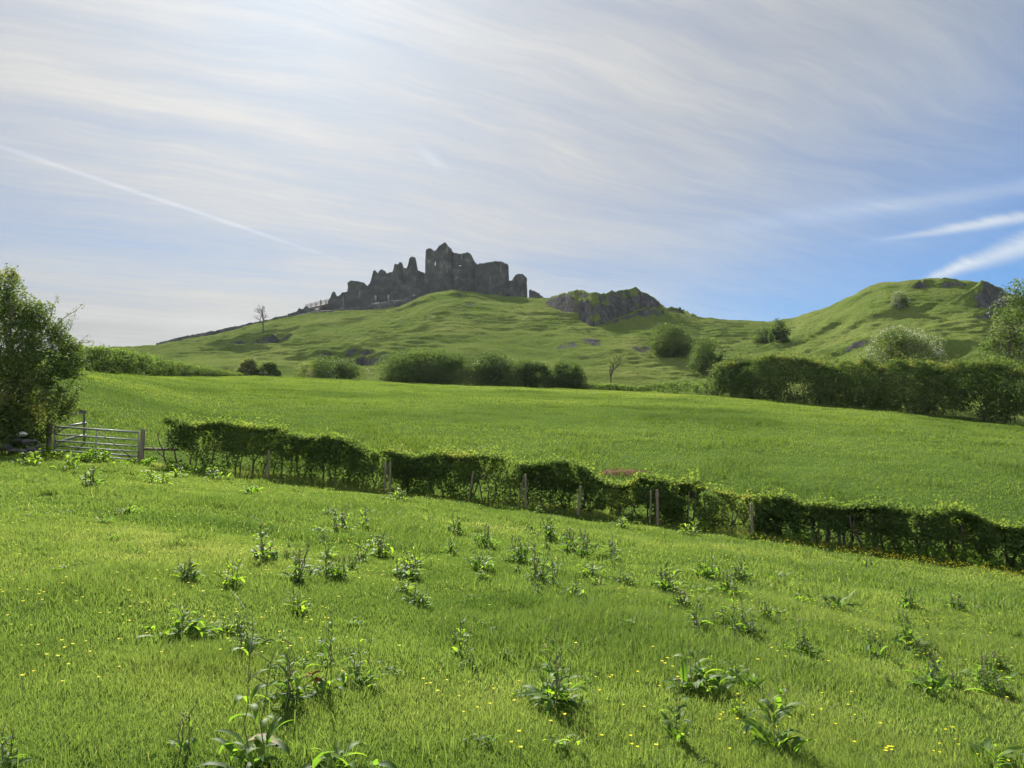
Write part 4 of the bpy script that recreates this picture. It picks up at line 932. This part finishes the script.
# ------------------------------------------------------------------ dock plants
def dock_leaf(V, Q, base, az, L, wd, rise, curl, twist=0.0):
    n = 7; t = np.linspace(0, 1, n)
    ang = rise - curl*t**1.3
    dr, dzz = np.cumsum(np.cos(ang))/n*L, np.cumsum(np.sin(ang))/n*L
    half = wd*np.sin(np.pi*np.clip(t*0.93+0.04, 0, 1))**0.75*(1-0.35*t) ; half[0] = wd*0.07; half[-1] = 0.002
    half = half*(1 + 0.18*np.sin(t*19 + rng.uniform(0, 6)))
    d = np.array([math.cos(az), math.sin(az), 0]); sd_ = np.array([-math.sin(az), math.cos(az), 0])
    mid = np.asarray(base) + d*dr[:, None] + np.array([0, 0, 1.0])*dzz[:, None]
    up_ = np.stack([-np.sin(ang)*d[0], -np.sin(ang)*d[1], np.cos(ang)], -1)
    tw = np.cos(twist*t)[:, None]; tz = np.sin(twist*t)[:, None]
    L_ = mid + (sd_*tw + up_*tz)*half[:, None] + up_*half[:, None]*0.30
    R_2 = mid - (sd_*tw + up_*tz)*half[:, None] + up_*half[:, None]*0.30
    b0 = sum(len(v) for v in V)
    V.append(np.stack([L_, mid, R_2], 1).reshape(-1, 3))
    i = np.arange(n-1)*3 + b0
    Q.append(np.concatenate([np.stack([i, i+1, i+4, i+3], 1), np.stack([i+1, i+2, i+5, i+4], 1)]))
def dock(px, py, hpx, wpx, label, style='bushy', dead=0, lim=(1.9, 27.5), name='dock_plant', ti=0.5, group=None):
    g_ = ground_at(px, py, *lim); k = g_[1]/FPX; H, Wd = hpx*k, wpx*k/2*1.05
    t = thing(name, label, 'plant', g_, group)
    nst = {'bushy': 3, 'tall': 2, 'low': 1, 'stemmy': 6, 'dry': 4}[style]
    V, Q, TI = [], [], []
    for s_ in range(nst):
        a = rng.uniform(0, 6.28); o_ = np.array([math.cos(a), math.sin(a), 0])*Wd*(0.45 if nst > 2 else 0.15)*rng.random()**0.5
        b_ = g_ + o_; b_[2] = float(terrain(b_[0], b_[1])) - 0.02
        hh = H*(rng.uniform(0.6, 0.95) if s_ else 0.97)*(0.45 if style == 'low' else 1)
        e = b_ + np.array([rng.normal(0, 0.10)*hh, rng.normal(0, 0.10)*hh, hh]); w_ = wob(b_, e, 8, 0.07)
        if style == 'dry':
            w_[5:] += (w_[-1]-w_[0])[None]*0 + np.array([0.10*hh, 0, -0.10*hh])*np.linspace(0.2, 1.5, 3)[:, None]
        mb = MB(); r_ = max(0.003, 0.0006*g_[1]); mb.tube(w_, np.linspace(r_*1.3, r_*0.6, 8), 5)
        # flower head: a few knobbly side shoots
        if style in ('tall', 'stemmy', 'dry'):
            for q in range(3):
                i0 = rng.integers(4, 8); mb.tube(wob(w_[i0], w_[i0] + np.array([rng.normal(0, 0.06), rng.normal(0, 0.06), 0.09])*hh*1.4, 4, 0.1), [r_*0.7, r_*0.9, r_*0.8, r_*0.3], 4)
        mb.build('stem', M['stem'], t, g_)
        nl = {'bushy': 10, 'tall': 11, 'low': 8, 'stemmy': 8, 'dry': 2}[style]
        for q in range(nl):
            f_ = rng.random()**1.3*0.85; p_ = w_[int(f_*7)]
            Lf = Wd*rng.uniform(0.65, 1.05)*(1-0.55*f_) + 0.05*H; Lf = min(Lf, 0.30 if style != 'tall' else 0.19)
            dock_leaf(V, Q, p_, rng.uniform(0, 6.28), Lf, Lf*rng.uniform(0.09, 0.135), rng.uniform(0.5, 1.25), rng.uniform(0.6, 2.0), rng.uniform(-0.8, 0.8))
            TI.append(np.full(21, ti + rng.uniform(-0.4, 0.4)))
    # basal rosette
    for q in range({'bushy': 13, 'tall': 8, 'low': 11, 'stemmy': 12, 'dry': 5}[style]):
        Lf = min(Wd*rng.uniform(0.7, 1.15), 0.30)
        dock_leaf(V, Q, g_ + np.array([rng.normal(0, 0.33)*Wd, rng.normal(0, 0.33)*Wd, 0.0]), rng.uniform(0, 6.28), Lf, Lf*rng.uniform(0.10, 0.15), rng.uniform(0.6, 1.35), rng.uniform(0.7, 2.0), rng.uniform(-0.8, 0.8))
        TI.append(np.full(21, ti + rng.uniform(-0.4, 0.35)))
    mesh('foliage', np.concatenate(V), [np.concatenate(Q)], M['dock'], t, g_, attrs={'tint': np.clip(np.concatenate(TI), 0, 1)}, smooth=True)
    for q in range(dead):
        V, Q = [], []; Lf = min(Wd*0.6, 0.13)
        dock_leaf(V, Q, g_ + np.array([rng.normal(0, 0.35)*Wd, -0.2*Wd, H*rng.uniform(0.1, 0.5)]), rng.uniform(3.5, 6), Lf, Lf*0.24, rng.uniform(0.2, 1.0), rng.uniform(0.5, 2.0))
        o = mesh('withered_leaf', np.concatenate(V), [np.concatenate(Q)], M['deadleaf'], t, g_, attrs={'tint': np.full(21, rng.random()*0.6)}, smooth=True)
    return t
DOCKS = [
 (555, 706, 76, 66, 'dense clump of tall dock stems standing alone at front centre', 'stemmy', 0),
 (675, 742, 62, 50, 'two stemmed dock with broad upright leaves at front right of centre', 'tall', 0),
 (772, 752, 82, 78, 'largest pale leaved dock with arching silvery leaves at front right', 'bushy', 0),
 (700, 690, 50, 70, 'bushy glossy dock behind the two stemmed dock', 'bushy', 0),
 (742, 692, 34, 50, 'leafy dock behind the largest pale leaved dock', 'bushy', 0),
 (250, 767, 150, 90, 'tallest thin stemmed dock with big leaves at its foot, front left', 'tall', 0),
 (293, 706, 62, 58, 'mixed clump of dock leaves behind the tallest thin stemmed dock', 'stemmy', 0),
 (328, 690, 84, 50, 'tall stemmed dock carrying red withered leaves', 'tall', 3),
 (357, 684, 56, 44, 'glossy dock just right of the one with red leaves', 'bushy', 0),
 (245, 652, 44, 40, 'clump of thin brown dock stems behind the tallest dock', 'stemmy', 0),
 (182, 640, 42, 58, 'broad bright leaved dock on the left of the field', 'bushy', 0),
 (146, 632, 24, 22, 'small dark dock left of the broad bright leaved one', 'low', 0),
 (184, 752, 62, 40, 'withered dock with curled brown stems at front left', 'dry', 0),
 (334, 772, 46, 90, 'low wide dock at the bottom edge beside the tallest dock', 'low', 0),
 (8, 768, 46, 44, 'dock cut by the left bottom corner of the photo', 'tall', 0),
 (460, 657, 48, 34, 'lone dark dock with glossy leaves left of the centre', 'tall', 0),
 (696, 632, 40, 36, 'dark upright dock, left one of the middle right pair', 'bushy', 0),
 (739, 634, 46, 40, 'leaning leafy dock, right one of the middle right pair', 'bushy', 0),
 (803, 654, 38, 26, 'small dock with an orange leaf at its foot', 'bushy', 1),
 (871, 657, 20, 38, 'flat low dock left of the leaning double dock', 'low', 0),
 (914, 650, 42, 44, 'dense leaning dock on the right, upper of two', 'bushy', 0),
 (932, 692, 44, 52, 'broad leaved dock on the right, lower of two', 'bushy', 0),
 (1000, 772, 40, 76, 'pointed leaved dock at the right bottom corner', 'low', 0),
 (987, 682, 26, 44, 'sprawling dock near the right edge', 'low', 0),
 (612, 553, 22, 20, 'compact dock on the far side, above the centre of the field', 'bushy', 0),
 (663, 592, 32, 36, 'feathery dock between the compact far dock and the middle right pair', 'stemmy', 0),
 (706, 577, 26, 30, 'leafy dock below the square hedge piece', 'bushy', 0),
 (742, 585, 22, 28, 'brownish sparse dock right of the leafy one below the square hedge', 'stemmy', 0),
 (778, 581, 16, 28, 'low dark dock below the dense rounded bush', 'low', 0),
 (800, 604, 22, 26, 'pale sprawling dock at mid right', 'low', 0),
 (838, 608, 14, 44, 'flat grey green dock patch right of the pale sprawling dock', 'low', 0),
 (535, 581, 40, 24, 'dark stemmed dock, left of three in the centre', 'stemmy', 0),
 (553, 586, 32, 20, 'thin dock with pointed stem, middle of three in the centre', 'tall', 0),
 (575, 598, 28, 24, 'short dock, right of three in the centre', 'bushy', 0),
 (626, 628, 26, 28, 'pale open dock left of the middle right pair', 'low', 0),
 (455, 533, 24, 24, 'dark leafy dock below the middle hedge', 'bushy', 0),
 (478, 570, 24, 34, 'low leafy dock below the dark leafy one at centre', 'low', 0),
 (408, 578, 24, 36, 'sparse dock among yellow flowers left of centre', 'stemmy', 0),
 (341, 532, 26, 28, 'reddish stemmed dock on the far left half of the field', 'stemmy', 2),
 (318, 533, 16, 20, 'small glossy dock left of the reddish stemmed one', 'low', 0),
 (264, 562, 42, 40, 'tall leafy dock with one long slanting leaf', 'tall', 0),
 (232, 585, 34, 32, 'bright lime leaved dock below the tall leafy one', 'bushy', 0, 0.95),
 (190, 581, 28, 34, 'thin reddish dock stems at the left end of a loose row', 'stemmy', 0),
 (297, 580, 36, 34, 'brown stemmed dock in the loose row left of centre', 'stemmy', 0),
 (326, 574, 44, 28, 'upright dock at the right end of the loose row', 'tall', 0),
 (378, 556, 26, 30, 'bright small dock right of the loose row', 'stemmy', 0),
 (62, 574, 18, 30, 'low dark dock with a yellow leaf near the left edge', 'low', 0),
 (36, 517, 14, 16, 'tiny dock far left above the low dark one', 'low', 0),
 (92, 488, 26, 30, 'bristly dock below the closed steel gate', 'stemmy', 0),
 (30, 465, 16, 28, 'bright dock before the tumbled stones', 'bushy', 0, 0.8),
 (70, 470, 18, 30, 'bright dock at the foot of the steel gate, hinge side', 'bushy', 0, 0.8),
 (155, 483, 20, 34, 'bright leafy dock at the foot of the leaning gate post', 'bushy', 0, 0.8),
 (180, 478, 16, 28, 'small leafy dock at the left end of the clipped hedge', 'bushy', 0, 0.75),
 (215, 479, 15, 30, 'bright dock by the hedge foot right of the gate', 'bushy', 0, 0.75),
 (250, 494, 18, 26, 'dark dock on the grass below the thin fence post', 'low', 0),
 (398, 500, 14, 30, 'bright dock at the foot of the brown and grey posts', 'bushy', 0, 0.8),
 (620, 528, 13, 28, 'leafy dock at the foot of the pale green loose shrubs', 'bushy', 0, 0.75),
 (688, 534, 14, 28, 'bright dock at the foot of the square hedge piece', 'bushy', 0, 0.8),
 (868, 568, 18, 18, 'dock at the foot of the long right hedge', 'bushy', 0, 0.75),
 (480, 744, 14, 34, 'flat dock leaves low in the grass left of the dense front clump', 'low', 0),
 (560, 748, 22, 44, 'single long pale leaf dock below the dense front clump', 'low', 0, 0.95),
]
for d in DOCKS:
    dock(d[0], d[1], d[2], d[3], d[4], d[5], d[6], ti=d[7] if len(d) > 7 else 0.52)
# small weeds scattered between the big docks
protos = [dock(px_, py_, 26, 30, 'small leafy weed, one of many scattered through the grass of the near field', st_, 0, name='small_weed', ti=tq, group='small weeds scattered over the near field')
          for px_, py_, st_, tq in [(420, 606, 'bushy', 0.5), (520, 562, 'stemmy', 0.5), (590, 575, 'low', 0.7), (300, 612, 'bushy', 0.75), (680, 610, 'stemmy', 0.6), (480, 628, 'low', 0.5)]]
def copy_tree(o, parent=None):
    c = o.copy(); COL.objects.link(c)
    if parent is not None: c.parent = parent
    for ch in list(o.children): copy_tree(ch, c)
    return c
r2 = np.random.default_rng(5); centres = [(540, 575, 60, 14), (280, 565, 90, 18), (660, 590, 60, 14), (400, 560, 60, 25), (740, 600, 60, 20), (320, 660, 60, 30), (420, 520, 90, 8), (760, 640, 90, 25), (560, 690, 60, 25), (720, 690, 60, 25), (930, 640, 40, 35), (700, 640, 60, 14), (470, 640, 60, 30), (600, 555, 60, 12), (850, 620, 80, 20), (230, 640, 60, 15), (960, 690, 40, 20), (90, 520, 60, 25)]
for i in range(165):
    cx0, cy0, sx0, sy0 = centres[i % len(centres)]
    a_, b_ = cx0 + r2.normal(0, sx0*0.7), cy0 + r2.normal(0, sy0*0.7)
    g_ = ground_at(a_, min(b_, 760), 2.4, 27.5)
    if g_[1] > Yh_x(g_[0]) - 0.5 or abs(a_-512) > 540: continue
    o = copy_tree(protos[i % 6]); o.location = [float(q) for q in g_]; o.rotation_euler = (0, 0, r2.uniform(0, 6.28))
    k_ = r2.uniform(9, 26)/30*g_[1]/protos[i % 6].location[1]*1.0; k_ = min(k_, 1.3); o.scale = (k_, k_, k_*r2.uniform(0.8, 1.3))
# large dry leaf lying in the grass
V, Q = [], []; g_ = ground_at(262, 757, 1.9, 20); dock_leaf(V, Q, g_ + np.array([-0.10, 0, 0.07]), 0.1, 0.20, 0.05, 0.25, 0.9)
tag(mesh('dry_leaf', np.concatenate(V), [np.concatenate(Q)], M['deadleaf'], loc=g_, attrs={'tint': np.full(21, 1.0)}, smooth=True), 'large pale dry leaf at the foot of the tallest dock', 'leaf')

# ------------------------------------------------------------------ buttercups
def flower_geo(n, c, r):
    """five petals per flower as a shallow star"""
    a = np.linspace(0, 2*np.pi, 10, endpoint=False)[None] + rng.uniform(0, 6, (n, 1)); rad = np.where(np.arange(10) % 2 == 0, 1.0, 0.62)[None]*r[:, None]
    ring = np.stack([c[:, None, 0] + np.cos(a)*rad, c[:, None, 1] + np.sin(a)*rad, c[:, None, 2] + rad*0.45 + 0*a], -1)
    V = np.concatenate([c[:, None], ring], 1).reshape(-1, 3); i = np.arange(n)[:, None]*11; k = np.arange(10)[None]
    return V, np.stack([np.broadcast_to(i, (n, 10)), i+1+k, i+1+(k+1) % 10], -1).reshape(-1, 3)
def one_flower(g_, h, r):
    top = g_ + np.array([rng.normal(0, 0.1)*h, rng.normal(0, 0.1)*h, h])
    V, F = flower_geo(1, top[None], np.array([r]))
    mb = MB(); mb.tube(wob(g_, top, 4, 0.05), 0.0016, 3)
    sv = np.concatenate(mb.v); sq = np.concatenate(mb.q); stt = np.concatenate(mb.t)
    o = mesh('buttercup', np.concatenate([V, sv]), [F, sq+len(V), stt+len(V)], None, loc=g_, attrs={'tint': rng.random(len(V)+len(sv))}, mats=[M['yellow'], M['stem']], mat_idx=[0]*len(F)+[1]*(len(sq)+len(stt)))
    return o
fl = one_flower(np.array([0.0, 0, 0]), 0.14, 0.0135)
tag(fl, 'small yellow buttercup flower standing in the foreground grass', 'flower', 'buttercups in the foreground grass')
spots = [(23, 692), (30, 691), (65, 693), (100, 696), (60, 665), (75, 652), (38, 655), (61, 652), (428, 693), (432, 692), (425, 691), (445, 690), (496, 706), (401, 653), (548, 735), (567, 733), (601, 749), (629, 751), (632, 759), (635, 758), (657, 759),
         (678, 682), (675, 672), (664, 674), (670, 669), (660, 670), (882, 731), (890, 757), (893, 762), (895, 759), (886, 761), (1005, 703), (940, 660), (520, 758), (509, 762), (521, 747), (20, 612), (38, 603), (115, 577), (310, 625), (240, 655), (128, 600), (383, 580), (372, 588), (395, 586), (360, 583), (446, 592), (462, 594), (490, 606), (575, 651), (610, 690), (830, 668), (760, 664), (778, 659), (785, 660), (770, 656), (620, 592), (700, 600), (17, 560), (150, 556), (205, 600), (340, 600), (430, 560), (447, 556), (440, 559), (500, 590), (655, 655), (850, 700), (735, 730), (955, 735)]
for i, (a, b_) in enumerate(spots):
    o = fl if i == 0 else fl.copy()
    if i: COL.objects.link(o)
    g_ = ground_at(a, b_ + 8, 1.9, 27); o.location = [float(q) for q in g_]; o.rotation_euler = (0, 0, rng.uniform(0, 6)); s_ = rng.uniform(0.85, 1.15) * (1 if g_[1] < 6 else 1.2); o.scale = (s_, s_, rng.uniform(0.7, 1.1))
n = 2600
x, y = wedge(4200, 4.5, 27, 0.8, 1.6); k = (fbm(x*0.25, y*0.3, 21.0, 3) > 0.50) & (y < Yh_x(x)-0.6); x1, y1 = x[k], y[k]
x2 = rng.uniform(3, 18, 1500); y2 = Yh_x(x2) - 2.3 - np.abs(rng.normal(0, 1.7, 1500)); k = rng.random(1500) < sst(x2, 3, 10); x2, y2 = x2[k], y2[k]
x, y = np.concatenate([x1, x2]), np.concatenate([y1, y2]); z = terrain(x, y) + rng.uniform(0.08, 0.25, len(x))
V, F = flower_geo(len(x), np.stack([x, y, z], -1), rng.uniform(0.008, 0.012, len(x)) + 0.0003*y)
kind(mesh('buttercup_flowers', V, [F], M['yellow'], attrs={'tint': rng.random(len(V))}), 'stuff', 'yellow buttercups scattered through the far grass and under the right hedge')
